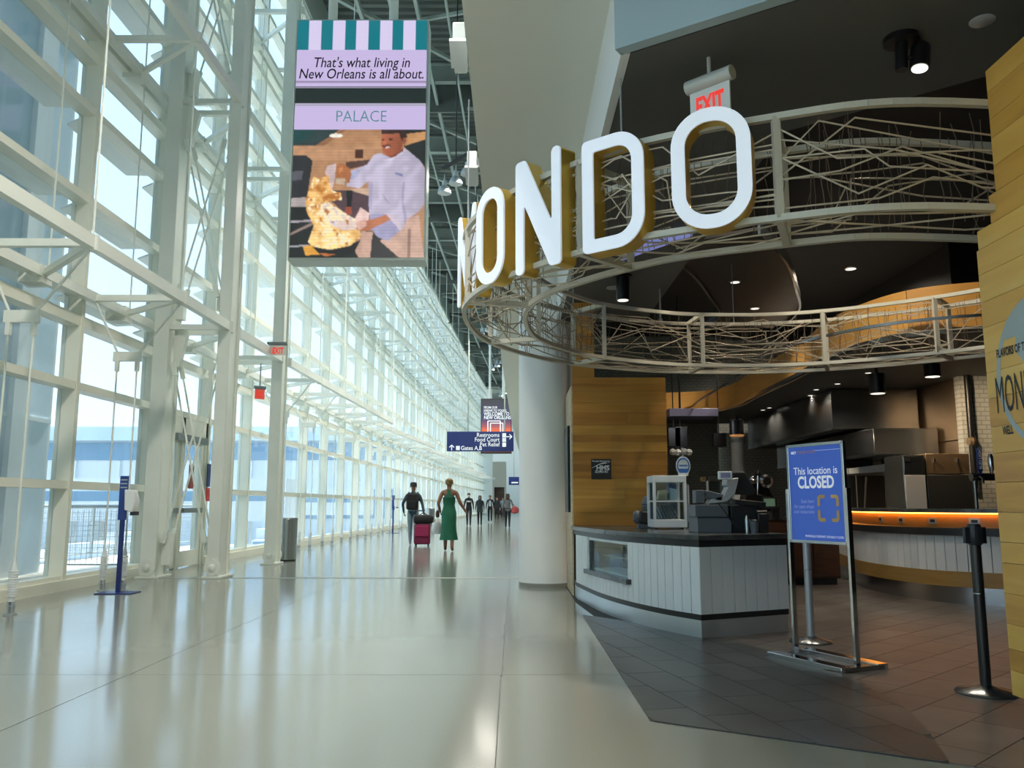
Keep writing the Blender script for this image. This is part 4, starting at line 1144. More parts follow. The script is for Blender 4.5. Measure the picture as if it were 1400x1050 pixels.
ob('lens', MB().lathe([(.065,-.304),(.065,-.299)], p, 20), M['lamp_on'], t)
p = at(839, 393, Z=ZC)
tag(ob('ceiling_disc', MB().lathe([(.0,-.01),(.09,-.01),(.09,0)], p, 20), M['silverp']), 'small pale ceiling disc beside the black cylinder downlight', 'ceiling disc')
sp = at(902, 395, Z=ZC)
tag(ob('ceiling_socket', MB().tube([(sp.x,sp.y,3.4),(sp.x,sp.y,5.3)], .012, 6).box((sp.x-.02,sp.y-.02,3.38),(sp.x+.02,sp.y+.02,3.46)), M['galv']), 'thin suspension rod in the dark gap inside the ring', 'rod')

# flood lights on the soffit edge, pendant clusters, signs
for k, (px_, py_) in enumerate(((624, 66), (641, 231), (0, 0))):
    if k < 2: p = at(px_+5, py_, X=-.41)
    else: p = Vector((-.34, 17.5, 4.75))
    t = thing('wall_floodlight', p, ORD[k] + ' white box floodlight along the pale soffit edge, counted from the near side', 'floodlight', 'floodlights on the soffit edge')
    ob('box', MB().obox(p, (1,0,0), (0,1,0), (0,0,1), .10, .30, .27), M['whitep'], t, bevel=.01)
    ob('visor', MB().obox(p+Vector((.0,-.15,-.13)), (1,0,0), (0,1,-.35), (0,.35,1), .13, .26, .03), M['whitep'], t)
    ob('bracket', MB().box(p+Vector((.05,-.05,.0)), (-.345+bend(p.y), p.y+.05, p.z+.1)), M['galv'], t)
def pendants(y, x, z, label, power=560):
    t = thing('pendant_cluster', (x, y, z), label, 'pendant lamp', 'pendant lamp clusters under the roof')
    ob('bracket', MB().bar((x-.35, y+.25, z+.55), (x+.35, y-.25, z+.75), .07, .07).tube([(x,y,z+.65),(x,y,16.72)], .015, 6), M['blackm'], t)
    for k in range(3):
        q = Vector((x-.3+.3*k, y+.2-.2*k, z-.12+.16*k))
        b = ob('shade', MB().lathe([(.17,0),(.165,.06),(.12,.16),(.06,.20),(.06,.32),(.02,.34),(.012,.5)], q, 20), M['galv'], t)
        ob('bulb', MB().lathe([(.13,.012),(.13,.02)], q, 20), M['bulb'], b)
        lamp('pendant_lamp', 'SPOT', q+Vector((0,0,-.02)), power, (1,.93,.82), .15, q+Vector((0,0,-3)), 158, t)
pc = at(617, 254, Y=20)
for k, y in enumerate((-10, -2, 6, 20, 29, 38, 48, 60, 72, 85)):  # only the cluster left of the letters is seen; others added for light
    lab = 'three metal bell lamps hanging under the roof left of the brass letters' if y == 20 else None
    if y in (-10, -2, 6): lab = {-10: 'added bell lamp cluster hanging farthest behind the camera', -2: 'added bell lamp cluster hanging just behind the camera', 6: 'added bell lamp cluster hanging above the near walkway before the LED screen'}[y]
    pendants(y, pc.x + bend(y), pc.z, lab or ('added bell lamp cluster, ' + ORD[max(0, k-4)] + ' one beyond the visible cluster along the roof'))
# ================================================================== LED SCREEN
SY = 14.0
tl, br_ = at(404, 28, Y=SY), at(582, 352, Y=SY)
x0, x1, zt, zb = at(401.5, 190, Y=SY).x, at(581.5, 190, Y=SY).x, tl.z, br_.z
sc = thing('led_screen', ((x0+x1)/2, SY, zb), 'tall hanging LED screen showing a chef tossing a flaming pan', 'screen')
ob('housing', MB().box((x0-.03, SY+.012, zb-.05), (x1+.03, SY+.42, zt+.03)), mat('screen_housing', (.48,.53,.50), .4), sc, bevel=.01)
for px_ in (455.5, 538.5):
    xx = at(px_, 14, Y=SY+.2).x
    ob('hanger_post', MB().tube([(xx, SY+.2, zt), (xx, SY+.2, 16.72)], .085, 16), M['steel'], sc)
# picture painted as flat print: a grid of coloured points
GW, GH = 178, 322
img = np.zeros((GH+1, GW+1, 3)); yy, xx = np.mgrid[0:GH+1, 0:GW+1].astype(float)
U, V_ = xx/GW, yy/GH
img[:] = (.62, .52, .82)                                    # lavender board
per = .1827
img[(V_ < .130)] = (.74, .66, .92)
img[(V_ < .130) & ((U % per) < .088)] = (.004, .20, .25)
img[(V_ > .262) & (V_ < .272)] = (.35, .28, .45)
img[(V_ > .286) & (V_ < .36)] = (.012, .022, .020)
img[(V_ > .29) & (V_ < .295)] = (.5, .45, .6)
img[(V_ > .36) & (V_ < .372)] = (.45, .42, .55)
PX, PYi = 30 + U*997, 25 + (V_-.47)/(1-.47)*945            # coordinates of the chef picture
pic = V_ > .47
def fill(P, col, soft=None):
    c = np.zeros(U.shape, bool); n = len(P)
    for i in range(n):
        (ax, ay), (bx, by) = P[i], P[(i+1) % n]
        if ay == by: continue
        k = ((ay > PYi) != (by > PYi)) & (PX < (bx-ax)*(PYi-ay)/(by-ay)+ax); c ^= k
    c &= pic; img[c] = col; return c
def ell(cx, cy, rx, ry, col):
    c = (((PX-cx)/rx)**2 + ((PYi-cy)/ry)**2 < 1) & pic; img[c] = col; return c
rng = np.random.RandomState(5)
def noise(n):
    g = rng.rand(n+2, n+2); a = V_*n*1.8 % n; b = U*n
    i = np.minimum(a.astype(int), n-1); j = np.minimum(b.astype(int), n-1); fa, fb = a-i, b-j
    return g[i,j]*(1-fa)*(1-fb)+g[i+1,j]*fa*(1-fb)+g[i,j+1]*(1-fa)*fb+g[i+1,j+1]*fa*fb
N1, N2 = noise(14), noise(40)
img[pic] = (.46, .24, .12)
fill([(30,25),(380,25),(200,150),(30,150)], (.03,.05,.05)); fill([(30,25),(200,25),(140,110),(30,130)], (.015,.06,.06))
fill([(190,150),(390,25),(430,25),(260,150)], (.30,.14,.07)); ell(350,72,50,16,(.9,.85,.75))
fill([(30,150),(700,150),(700,260),(30,250)], (.52,.28,.15)); fill([(500,175),(560,175),(560,240),(500,240)], (.08,.03,.02))
fill([(30,220),(130,220),(180,260),(140,600),(15,600)], (.030,.030,.034)); fill([(30,340),(110,335),(105,400),(30,410)], (.10,.10,.12)); fill([(15,540),(140,530),(150,600),(15,615)], (.42,.36,.36))
fill([(430,270),(620,250),(620,330),(560,300),(430,330)], (.10,.05,.04))
fill([(330,480),(610,480),(620,700),(480,690),(330,560)], (.085,.05,.06)); fill([(440,480),(490,480),(480,600),(450,600)], (.01,.01,.012)); fill([(460,470),(610,460),(610,520),(500,490)], (.62,.42,.30)); fill([(440,600),(480,600),(490,660),(430,650)], (.35,.07,.04))
fill([(860,25),(1040,25),(1040,330),(990,260),(870,160)], (.020,.024,.022)); fill([(880,60),(1040,40),(1040,95),(870,150)], (.55,.28,.12))
fill([(15,600),(150,600),(210,740),(180,860),(560,860),(560,1000),(0,1000)], (.015,.018,.018)); fill([(20,705),(190,695),(190,712),(20,718)], (.4,.36,.4)); fill([(30,795),(190,715),(195,735),(30,812)], (.28,.2,.18)); fill([(15,885),(180,878),(180,890),(15,895)], (.4,.4,.42))
fill([(540,780),(900,780),(920,1000),(540,1000)], (.030,.028,.03))
fill([(560,780),(650,785),(640,840),(630,1000),(560,1000),(510,910)], (.58,.36,.28))
fill([(830,770),(900,680),(990,660),(1000,760),(1035,1000),(880,1000),(700,850)], (.58,.37,.29)); fill([(905,760),(930,760),(930,1000),(910,1000)], (.30,.17,.14))
fill([(620,640),(760,660),(850,775),(820,800),(760,850),(680,820),(630,760)], (.36,.34,.52))
jk = fill([(760,235),(690,205),(640,215),(590,290),(470,335),(440,450),(540,465),(605,410),(612,600),(620,650),(740,655),(850,775),(880,750),(900,690),(985,640),(1040,560),(1040,340),(990,260),(930,210),(870,165)], (.62,.56,.72))
fill([(860,420),(880,420),(870,560),(900,680),(885,740),(855,560)], (.46,.40,.56)); fill([(605,410),(612,600),(640,640),(640,420)], (.50,.45,.63)); fill([(690,480),(780,590),(740,560)], (.45,.40,.56)); fill([(470,335),(540,330),(520,380),(470,400)], (.45,.46,.66)); fill([(740,655),(850,775),(880,740),(800,650)], (.66,.56,.66))
fill([(700,265),(760,238),(870,170),(860,210),(760,262)], (.76,.70,.84)); fill([(805,345),(860,360),(860,378),(805,362)], (.25,.26,.5))
sk = ell(775,118,82,118,(.40,.115,.055)); fill([(690,25),(700,80),(830,70),(860,130),(890,80),(870,25)], (.05,.025,.02)); fill([(700,60),(830,55),(835,80),(700,85)], (.42,.13,.07)); ell(735,150,34,14,(.16,.04,.03)); fill([(722,158),(762,150),(752,166),(730,168)], (.75,.6,.55)); ell(765,100,18,7,(.06,.02,.015)); ell(707,103,10,7,(.06,.02,.015)); ell(720,125,16,18,(.50,.16,.08)); ell(868,110,14,26,(.32,.09,.05)); fill([(750,235),(830,200),(860,160),(860,190),(770,240)], (.22,.06,.035))
fill([(350,300),(400,275),(450,310),(475,360),(460,430),(420,400),(365,385)], (.45,.16,.06)); fill([(375,320),(410,300),(405,340),(380,360)], (.62,.26,.10))
fill([(290,300),(360,280),(350,400),(330,490),(300,400),(275,350)], (.66,.50,.50)); fill([(355,390),(430,390),(425,440),(360,430)], (.55,.42,.3))
fl = fill([(190,380),(240,395),(300,365),(330,480),(400,500),(410,550),(300,560),(420,640),(530,700),(562,820),(480,885),(330,915),(200,890),(165,860),(205,740),(150,640),(135,560),(160,480)], (1,.5,.1))
T = np.clip(.25+.5*N1+.6*(N2-.5)+.25*np.clip((PYi-600)/300, 0, 1), 0, 1)[..., None]
fc_ = (1-T)*np.array((.70,.24,.03)) + T*np.array((1.0,.72,.28)); img[fl] = fc_[fl]
fill([(255,540),(330,560),(300,540),(400,555),(380,500),(300,510)], (.55,.2,.04))
cw = fill([(250,580),(310,572),(510,690),(540,765),(430,775),(340,740),(290,660)], (.80,.62,.56)); fill([(290,640),(380,660),(370,740),(320,720)], (.72,.66,.86))
fill([(510,690),(550,605),(620,650),(610,710),(540,740)], (.78,.55,.50)); fill([(545,775),(600,780),(780,695),(740,658),(650,690),(590,705),(515,760)], (.50,.18,.09)); fill([(515,720),(590,690),(600,740),(545,775)], (.72,.42,.34))
fill([(200,893),(330,917),(480,887),(560,835),(520,920),(420,970),(260,965)], (.010,.010,.012)); fill([(130,890),(190,880),(260,950),(150,955)], (.75,.36,.05)); fill([(250,940),(380,945),(300,965)], (.55,.16,.04))
N3 = noise(70)
shade_ = (.72 + .35*N1 + .25*N2 + .10*N3)[..., None]
keep = jk | sk | cw
img[pic & ~keep] *= np.broadcast_to(shade_, img.shape)[pic & ~keep]
fold = .90 + .10*np.sin(PX/38 + 2.2*N1*3 + PYi/90) + .06*(N2-.5)
img[jk] *= (fold * (1.04 - .22*np.clip((PX-820)/220, 0, 1)) )[..., None].repeat(3, 2)[jk]
img[sk] *= (1.15 - .45*np.clip((PX-720)/130, 0, 1) + .15*(N2-.5))[..., None].repeat(3, 2)[sk]
img[cw] *= (.88 + .25*N2)[..., None].repeat(3, 2)[cw]
hot = fl & (N3 + .6*N1 > .98); img[hot] = (1.0, .86, .55)
dk_ = fl & (N2*.7 + N3*.4 < .30); img[dk_] = (.55, .20, .03)
bl = img.copy()
bl[1:-1, 1:-1] = (img[1:-1, 1:-1]*4 + img[:-2, 1:-1] + img[2:, 1:-1] + img[1:-1, :-2] + img[1:-1, 2:])/8
img[pic] = bl[pic]
img[pic] *= (1 + .10*((np.arange(GH+1) % 4) < 2)[:, None, None] * np.ones((1, GW+1, 1)))[pic]
img[~pic] *= (1 + .08*((np.arange(GH+1) % 3) < 1)[:, None, None] * np.ones((1, GW+1, 1)))[~pic]
mb = MB()
mb.v = [(x0+(x1-x0)*i/GW, SY, zt+(zb-zt)*j/GH) for j in range(GH+1) for i in range(GW+1)]
mb.f = [(j*(GW+1)+i, (j+1)*(GW+1)+i, (j+1)*(GW+1)+i+1, j*(GW+1)+i+1) for j in range(GH) for i in range(GW)]
pm = bpy.data.materials.new('led_picture'); pm.use_nodes = True; t_ = pm.node_tree; b_ = t_.nodes['Principled BSDF']
ca_ = t_.nodes.new('ShaderNodeVertexColor'); ca_.layer_name = 'picture'
t_.links.new(ca_.outputs[0], b_.inputs['Emission Color']); b_.inputs['Emission Strength'].default_value = .72
b_.inputs['Base Color'].default_value = (.02,.02,.02,1); b_.inputs['Roughness'].default_value = .4
po = ob('display_panel', mb, pm, sc, smooth=0)
at_ = po.data.color_attributes.new('picture', 'FLOAT_COLOR', 'POINT')
at_.data.foreach_set('color', np.concatenate([np.clip(img, 0, 1.2).reshape(-1, 3), np.ones((img.shape[0]*img.shape[1], 1))], 1).astype(np.float32).ravel())
ink = mat('screen_ink', (.006,.006,.012), .6); teal = mat('screen_teal', (.10,.22,.26), .6, emit=.6, ecol=(.10,.24,.28))
cx_ = (x0+x1)/2; fy_ = SY-.003
text("That's what living in", .27, (cx_, fy_, at(490, 92, Y=SY).z), XR, UP, ink, sc, bold=.006, shear=.18, sx=.80)
text("New Orleans is all about.", .27, (cx_, fy_, at(490, 107.5, Y=SY).z), XR, UP, ink, sc, bold=.006, shear=.18, sx=.80)
text("PALACE", .30, (cx_+.02, fy_, at(492, 166.5, Y=SY).z), XR, UP, teal, sc, bold=-.008, sx=.86)

# ================================================================== WAYFINDING SIGN, DIGITAL SCREEN, SMALL SIGN
WY = 38.0
a, b = at(611, 590, Y=WY), at(702.5, 617, Y=WY)
ws = thing('wayfinding_sign', ((a.x+b.x)/2, WY, b.z), 'wide navy direction sign with white lettering over the walkway', 'sign')
ob('panel', MB().box((a.x, WY, b.z), (b.x, WY+.12, a.z)), M['navy'], ws, bevel=.01)
ob('edge_strip', MB().box((b.x-.01, WY-.01, b.z), (b.x+.03, WY+.13, a.z)), M['whitep'], ws)
for px_ in (640, 690):
    xx_ = at(px_, 590, Y=WY+.06).x; ob('hanger', MB().tube([(xx_, WY+.06, a.z), (xx_, WY+.06, 16.72)], .03, 8), M['roofsteel'], ws)
def wpt(px_, py_): return at(px_, py_, Y=WY-.004)
for s_, py_ in (('Restrooms', 597.3), ('Food Court', 603.6), ('Pet Relief', 610.2)):
    text(s_, .265, wpt(683, py_), XR, UP, M['signwhite'], ws, align='RIGHT', bold=.012, sx=.88)
    q = wpt(689.3, py_-2.2); ob('symbol', MB().box((q.x-.085, q.y-.004, q.z-.095), (q.x+.085, q.y, q.z+.095)), M['signwhite'], ws)
text('Gates A,B', .265, wpt(630, 615.2), XR, UP, M['signwhite'], ws, align='LEFT', bold=.012, sx=.88)
q = wpt(626, 612.5); ob('symbol', MB().box((q.x-.085, q.y-.004, q.z-.095), (q.x+.085, q.y, q.z+.095)), M['signwhite'], ws)
def arrow(c, ang, s_):
    m = MB(); d = Vector((math.cos(ang),0,math.sin(ang))); n = Vector((-d.z,0,d.x)); c = Vector(c)
    m.bar(c-d*s_, c+d*s_*.9, .004, s_*.34, up=n); 
    for sg_ in (1,-1): m.bar(c+d*s_, c+d*s_*.1+n*s_*.85*sg_, .004, s_*.34, up=d.cross(Vector((0,1,0))))
    ob('arrow', m, M['signwhite'], ws)
arrow(wpt(617.5, 612), pi/2, .12); arrow(wpt(696, 597), 0, .13)
DY = 44.0
a, b = at(658.5, 546, Y=DY), at(698.5, 619, Y=DY)
ds = thing('digital_screen', ((a.x+b.x)/2, DY, b.z), 'portrait welcome screen with sunset picture behind the navy direction sign', 'screen')
ob('housing', MB().box((a.x-.04, DY+.01, b.z-.04), (b.x+.04, DY+.25, a.z+.04)), M['blackm'], ds)
gm = bpy.data.materials.new('sunset_picture'); gm.use_nodes = True; t_ = gm.node_tree; bs = t_.nodes['Principled BSDF']
tc = t_.nodes.new('ShaderNodeTexCoord'); sp3 = t_.nodes.new('ShaderNodeSeparateXYZ'); rp = t_.nodes.new('ShaderNodeValToRGB')
t_.links.new(tc.outputs['Generated'], sp3.inputs[0]); t_.links.new(sp3.outputs['Z'], rp.inputs[0]); t_.links.new(rp.outputs[0], bs.inputs['Emission Color']); bs.inputs['Emission Strength'].default_value = 1; bs.inputs['Base Color'].default_value = (.02,.02,.02,1)
el = rp.color_ramp.elements; el[0].position = .3; el[0].color = (.05,.01,.01,1); el[1].position = .95; el[1].color = (.03,.03,.045,1)
for p_, c_ in ((.42,(.75,.12,.03,1)), (.5,(.30,.07,.10,1)), (.62,(.03,.03,.12,1))): q = el.new(p_); q.color = c_
ob('display_panel', MB().box((a.x, DY, b.z), (b.x, DY+.01, a.z)), gm, ds)
for s_, py_, sz in (('FROM OUR', 558.5, .17), ('KREWE TO YOURS,', 562.8, .17), ('WELCOME TO', 568, .25), ('NEW ORLEANS', 573, .25)):
    text(s_, sz, at(661.5, py_, Y=DY-.004), XR, UP, M['signwhite'], ds, align='LEFT', bold=.02, sx=.82)
for c_, s_ in (((675.5, 584), 8.5), ((679, 587), 8.5)):
    m = MB()
    for dx, dy in ((-1,0),(1,0),(0,-1)):
        p, q = ((c_[0]+dx*s_, c_[1]-s_), (c_[0]+dx*s_, c_[1]+s_)) if dx else ((c_[0]-s_, c_[1]-s_), (c_[0]+s_, c_[1]-s_))
        m.bar(at(*p, Y=DY-.006), at(*q, Y=DY-.006), .05, .004, up=(0,1,0))
    ob('frame_mark', m, M['signwhite'], ds)
for px_ in (669.7, 688):
    xx_ = at(px_, 540, Y=DY+.12).x; ob('hanger_post', MB().tube([(xx_, DY+.12, a.z), (xx_, DY+.12, 16.72)], .06, 10), M['steel'], ds)
BY = 62.0
a, b = at(695.5, 652, Y=BY), at(710, 663, Y=BY)
bs_ = thing('gate_sign', ((a.x+b.x)/2, BY, b.z), 'small navy sign beside the pillar far down the walkway', 'sign')
ob('panel', MB().box((a.x, BY, b.z), (b.x, BY+.1, a.z)), M['navy'], bs_)
ob('text_bar', MB().box((a.x+.2, BY-.004, b.z+.12), (b.x-.1, BY, b.z+.22)), M['signwhite'], bs_)
ob('hanger', MB().tube([((a.x+b.x)/2, BY+.05, a.z), ((a.x+b.x)/2, BY+.05, ZS+.02 if (a.x+b.x)/2 > bend(BY)-.34 else 16.88)], .03, 8), M['roofsteel'], bs_)

# ================================================================== SANITIZER STANDS, BINS
def sanitizer(x, y, label):
    t = thing('sanitizer_stand', (x, y, 0), label, 'sanitizer stand', 'hand sanitizer stands')
    ob('base_plate', MB().box((x-.24, y-.16, 0), (x+.24, y+.16, .012)), M['navy'], t, bevel=.004)
    ob('post', MB().box((x-.028, y-.02, .012), (x+.028, y+.02, 1.28)), M['navy'], t, bevel=.004)
    p = ob('sign_plate', MB().box((x-.05, y-.035, .95), (x+.06, y-.02, 1.53)), mat('stand_blue', (.015,.05,.26), .4) if 'stand_blue' not in bpy.data.materials else bpy.data.materials['stand_blue'], t)
    for k in range(3): ob('print_line', MB().box((x-.04, y-.037, 1.47-.05*k), (x+.05, y-.035, 1.485-.05*k)), M['greyprint'], p)
    d = ob('dispenser', MB().add([(x+.05,y-.09,1.08),(x+.16,y-.09,1.05),(x+.19,y-.09,1.2),(x+.15,y-.09,1.34),(x+.04,y-.09,1.35),(x+.05,y+.07,1.08),(x+.16,y+.07,1.05),(x+.19,y+.07,1.2),(x+.15,y+.07,1.34),(x+.04,y+.07,1.35)],
        [(0,1,2,3,4),(9,8,7,6,5)]+[(i,(i+1)%5,5+(i+1)%5,5+i) for i in range(5)]), M['whitep'], t, bevel=.012)
    ob('nozzle', MB().box((x+.12, y-.06, 1.01), (x+.2, y+.03, 1.06)), M['blackp'], d)
    return t
q = at(161, 811, Z=0); sanitizer(q.x, q.y, 'navy hand sanitizer stand with white dispenser by the near tie-down cables')
q = at(537, 729, Z=0); sanitizer(q.x, q.y, 'navy sanitizer stand by the glass wall left of the man with backpack')
def bin_(x, y, r, h, label):
    t = thing('trash_bin', (x, y, 0), label, 'trash bin', 'stainless trash bins')
    ob('body', MB().lathe([(r,.03),(r,h-.06)], (x,y,0), 32), M['inox'], t)
    ob('base', MB().lathe([(r*.96,0),(r*.96,.03)], (x,y,0), 32), M['blackm'], t)
    ob('lid', MB().lathe([(r*1.02,h-.06),(r*1.03,h-.02),(r*.98,h),(r*.55,h),(r*.5,h-.03)], (x,y,0), 32), M['inox'], t)
bin_(-4.66, 17.75, .19, .88, 'cylindrical stainless trash bin behind the exit sign column')
bin_(-4.75, 49, .30, .95, 'far stainless trash bin beyond the woman in green')

# ================================================================== CLOSED SIGN STAND
cS = Vector((2.30, 6.40, 0)); uS = Vector((.414, -.91, 0)).normalized(); vS = Vector((-uS.y, uS.x, 0)); vS = vS if vS.x > 0 else -vS
Z1 = Vector((0,0,1))
ss = thing('sign_stand', cS, 'chrome floor stand holding the blue CLOSED poster', 'sign stand')
m = MB()
for sv in (-1, 1): m.obox(cS+vS*.17*sv+Z1*.02, uS, vS, Z1, .74, .10, .045)
ob('base_rail', m, M['chrome'], ss, bevel=.004)
ob('base_cross', MB().obox(cS+uS*.33+Z1*.018, uS, vS, Z1, .08, .38, .036).obox(cS-uS*.33+Z1*.018, uS, vS, Z1, .08, .38, .036), M['inox'], ss, bevel=.004)
for k in (-1, 1):
    p = cS + uS*.30*k; ob('post', MB().obox(p+Z1*.65, uS, vS, Z1, .022, .04, 1.24), M['chrome'], ss)
pf = cS - vS*.0
nS = -vS                                              # poster looks to the walkway
pz0, pz1 = .86, 1.615
fr2 = ob('poster_frame', MB().obox(pf+Z1*(pz0+.012), uS, vS, Z1, .58, .03, .024).obox(pf+Z1*(pz1-.012), uS, vS, Z1, .58, .03, .024).obox(pf+uS*.279+Z1*((pz0+pz1)/2), uS, vS, Z1, .024, .03, pz1-pz0).obox(pf-uS*.279+Z1*((pz0+pz1)/2), uS, vS, Z1, .024, .03, pz1-pz0), M['chrome'], ss, bevel=.003)
ob('poster', MB().obox(pf+Z1*((pz0+pz1)/2), uS, vS, Z1, .54, .012, pz1-pz0-.03), M['blue'], ss)
def spt(a, b): return pf + uS*(-.27+.54*a) + Z1*(pz1-.022-(pz1-pz0-.044)*b) + nS*.0065
PW, PO = M['signwhite'], M['orange_p']
text('MSY', .030, spt(.05, .075), uS, Z1, PW, ss, align='LEFT', bold=.03)
text('TRAVEL READY', .030, spt(.17, .075), uS, Z1, mat('poster_orange', (.62,.30,.22), .5), ss, align='LEFT', bold=.01, sx=.95)
ob('rule', MB().bar(spt(.50, .052)+nS*.001, spt(.97, .052)+nS*.001, .002, .002), PW, ss)
text('This location is', .080, spt(.50, .30), uS, Z1, PW, ss, bold=.006, sx=.92)
text('CLOSED', .125, spt(.50, .445), uS, Z1, PW, ss, bold=.03, sx=.80)
it = mat('poster_pale_blue', (.42,.48,.78), .5, emit=.15)  # print glows a little so the small lines read brighter
for s_, b in (('Scan here', .605), ('for open shops', .66), ('and restaurants', .715)): text(s_, .040, spt(.45, b), uS, Z1, it, ss, align='RIGHT', shear=.25, sx=.85)
text('PHYSICALLY DISTANT. SOCIALLY CLOSE.', .022, spt(.97, .965), uS, Z1, PW, ss, align='RIGHT', bold=.01, sx=.95)
for a, sa in ((.52, 1), (.91, -1)):
    for b, sb in ((.52, 1), (.80, -1)):
        p = spt(a, b)+nS*.002
        P = fillet([(0,0),(.075,0),(.075,.026),(.026,.026),(.026,.085),(0,.085)], [.03,.004,.004,.012,.004,.004], 4)
        pts = [p + uS*(x*sa) - Z1*(y*sb) for x, y in P]
        ob('corner_mark', MB().slab(pts, nS, .001), PO, ss, smooth=0)

# ================================================================== STANCHIONS
def stanchion(x, y, label, tube):
    t = thing('stanchion', (x, y, 0), label, 'stanchion', 'belt stanchions')
    ob('base', MB().lathe([(.175,0),(.178,.012),(.17,.022),(.06,.045),(.036,.055)], (x,y,0), 36), M['blackm'] if tube is M['blackm'] else M['inoxdark'], t)
    ob('tube', MB().lathe([(.032,.05),(.032,.93)], (x,y,0), 24), tube, t)
    ob('collar', MB().lathe([(.034,.60),(.034,.606)], (x,y,0), 24), M['inox'], t)
    h = ob('belt_head', MB().lathe([(.036,.90),(.04,.905),(.04,1.015),(.034,1.03)], (x,y,0), 24), M['blackp'], t)
    for dx, dy in ((-1,0),(1,0),(0,-1)): ob('belt_slot', MB().box((x+dx*.05-.016, y+dy*.05-.016, .91), (x+dx*.05+.016, y+dy*.05+.016, 1.01)), M['blackp'], h)
q = at(1349, 949, Z=0); stanchion(q.x, q.y, 'black belt stanchion beside the wooden wall', mat('stanchion_bronze', (.05,.046,.042), .3, .6))
q = at(1112, 880, Z=0); stanchion(q.x, q.y+.05, 'grey belt stanchion behind the CLOSED sign stand', M['silverp'])

# ================================================================== THINGS ON THE SERVICE COUNTER
# heated glass display
yw = 9.25; xa, xb = at(893,680,Y=yw).x, at(939,680,Y=yw).x; zt_ = at(915,650,Y=yw).z
hw_ = thing('food_warmer', ((xa+xb)/2, yw+.2, ZT), 'white glass-fronted food display case on the service counter', 'display case')
m = MB(); Dp = .42; z0_, z1_ = ZT+.02, zt_
m.box((xa,yw,z0_),(xb,yw+Dp,z0_+.085)).box((xa,yw,z1_-.075),(xb,yw+Dp,z1_))
for x in (xa, xb-.03):
    for y in (yw, yw+Dp-.03): m.box((x,y,z0_+.085),(x+.03,y+.03,z1_-.075))
ob('body', m, M['whitep'], hw_, bevel=.005)
ob('front_glass', MB().box((xa+.03,yw+.008,z0_+.085),(xb-.03,yw+.013,z1_-.075)), M['caseglass'], hw_)
ob('back_panel', MB().box((xa+.03,yw+Dp-.012,z0_+.085),(xb-.03,yw+Dp,z1_-.075)), M['greyp'], hw_)
ob('shelf', MB().box((xa+.02,yw+.005,z0_+.275),(xb-.02,yw+Dp-.02,z0_+.29)), M['whitep'], hw_)
for x in (xa+.03, xb-.05): ob('foot', MB().lathe([(.015,0),(.015,.02)], (x,yw+.04,ZT), 10), M['blackp'], hw_)
for k in range(7): ob('rack_wire', MB().tube([(xa+.07+.035*k, yw+.08, z0_+.1), (xa+.05+.035*k, yw+.3, z0_+.23)], .004, 5), M['galv'], hw_)
tag(ob('pastry_box', MB().add([(xa+.07,yw+.1,z0_+.30),(xa+.17,yw+.08,z0_+.30),(xa+.17,yw+.25,z0_+.30),(xa+.07,yw+.25,z0_+.30),(xa+.09,yw+.12,z0_+.40),(xa+.165,yw+.10,z0_+.41),(xa+.165,yw+.22,z0_+.41),(xa+.09,yw+.22,z0_+.40)],[(0,3,2,1),(4,5,6,7),(0,1,5,4),(1,2,6,5),(2,3,7,6),(3,0,4,7)]), M['wood_pale'], base=((xa+.12),yw+.17,z0_+.29)), 'cream paper box on the upper shelf of the food case', 'box')
tag(ob('pastry_bag', MB().add([(xa+.2,yw+.1,z0_+.292),(xa+.3,yw+.1,z0_+.292),(xa+.3,yw+.2,z0_+.292),(xa+.2,yw+.2,z0_+.292),(xa+.21,yw+.12,z0_+.43),(xa+.29,yw+.13,z0_+.41),(xa+.28,yw+.17,z0_+.41),(xa+.21,yw+.17,z0_+.43)],[(0,3,2,1),(4,5,6,7),(0,1,5,4),(1,2,6,5),(2,3,7,6),(3,0,4,7)]), M['fascia'], base=((xa+.25),yw+.15,z0_+.29)), 'pale blue bag on the upper shelf of the food case', 'bag')
ob('side_rail', MB().box((xb+.012, yw+.01, z0_+.06), (xb+.03, yw+.03, z1_-.1)), M['silverp'], hw_)
# oval sign and white globes
os_ = thing('oval_sign', (at(934,650,Y=yw+.1).x, yw+.12, z1_), 'oval white and blue table sign on top of the food case', 'sign')
oc = at(934, 637, Y=yw+.1)
ob('plate', MB().lathe([(.0,-.006),(.095,-.006),(.095,.006),(.0,.006)], oc, 32, (0,1,0), sx=.84, sy=1.12), M['whitep'], os_)
ob('blue_ring', MB().tube([oc+Vector((.064*math.cos(t),-.009,.086*math.sin(t))) for t in [2*pi*k/32 for k in range(33)]], .007, 6), mat('oval_blue', (.05,.16,.45), .4), os_)
ob('blue_field', MB().slab([oc+Vector((.060*math.cos(t),-.008,.082*math.sin(t))) for t in [pi*1.12+pi*.76*k/12 for k in range(13)]], (0,-1,0), .003), bpy.data.materials['oval_blue'], os_)
ob('text_bar', MB().box((oc.x-.045, oc.y-.0095, oc.z-.005), (oc.x+.045, oc.y-.008, oc.z+.012)), bpy.data.materials['oval_blue'], os_)
ob('base', MB().box((oc.x-.05, oc.y-.02, z1_), (oc.x+.05, oc.y+.04, z1_+.03)), M['whitep'], os_)
gs = thing('globe_lamp', (at(933,617,Y=11.5).x, 11.5, 0), 'small fitting with white globes behind the oval sign', 'lamp')
gc = at(933, 618, Y=11.5)
for k, (dx, dy) in enumerate(((-.13,0),(-.04,.1),(.02,-.06),(.10,.05))):
    ob('globe', MB().lathe([(.001,-.048),(.034,-.034),(.048,0),(.034,.034),(.001,.048)], gc+Vector((dx,dy,0)), 16), M['whitep'], gs)
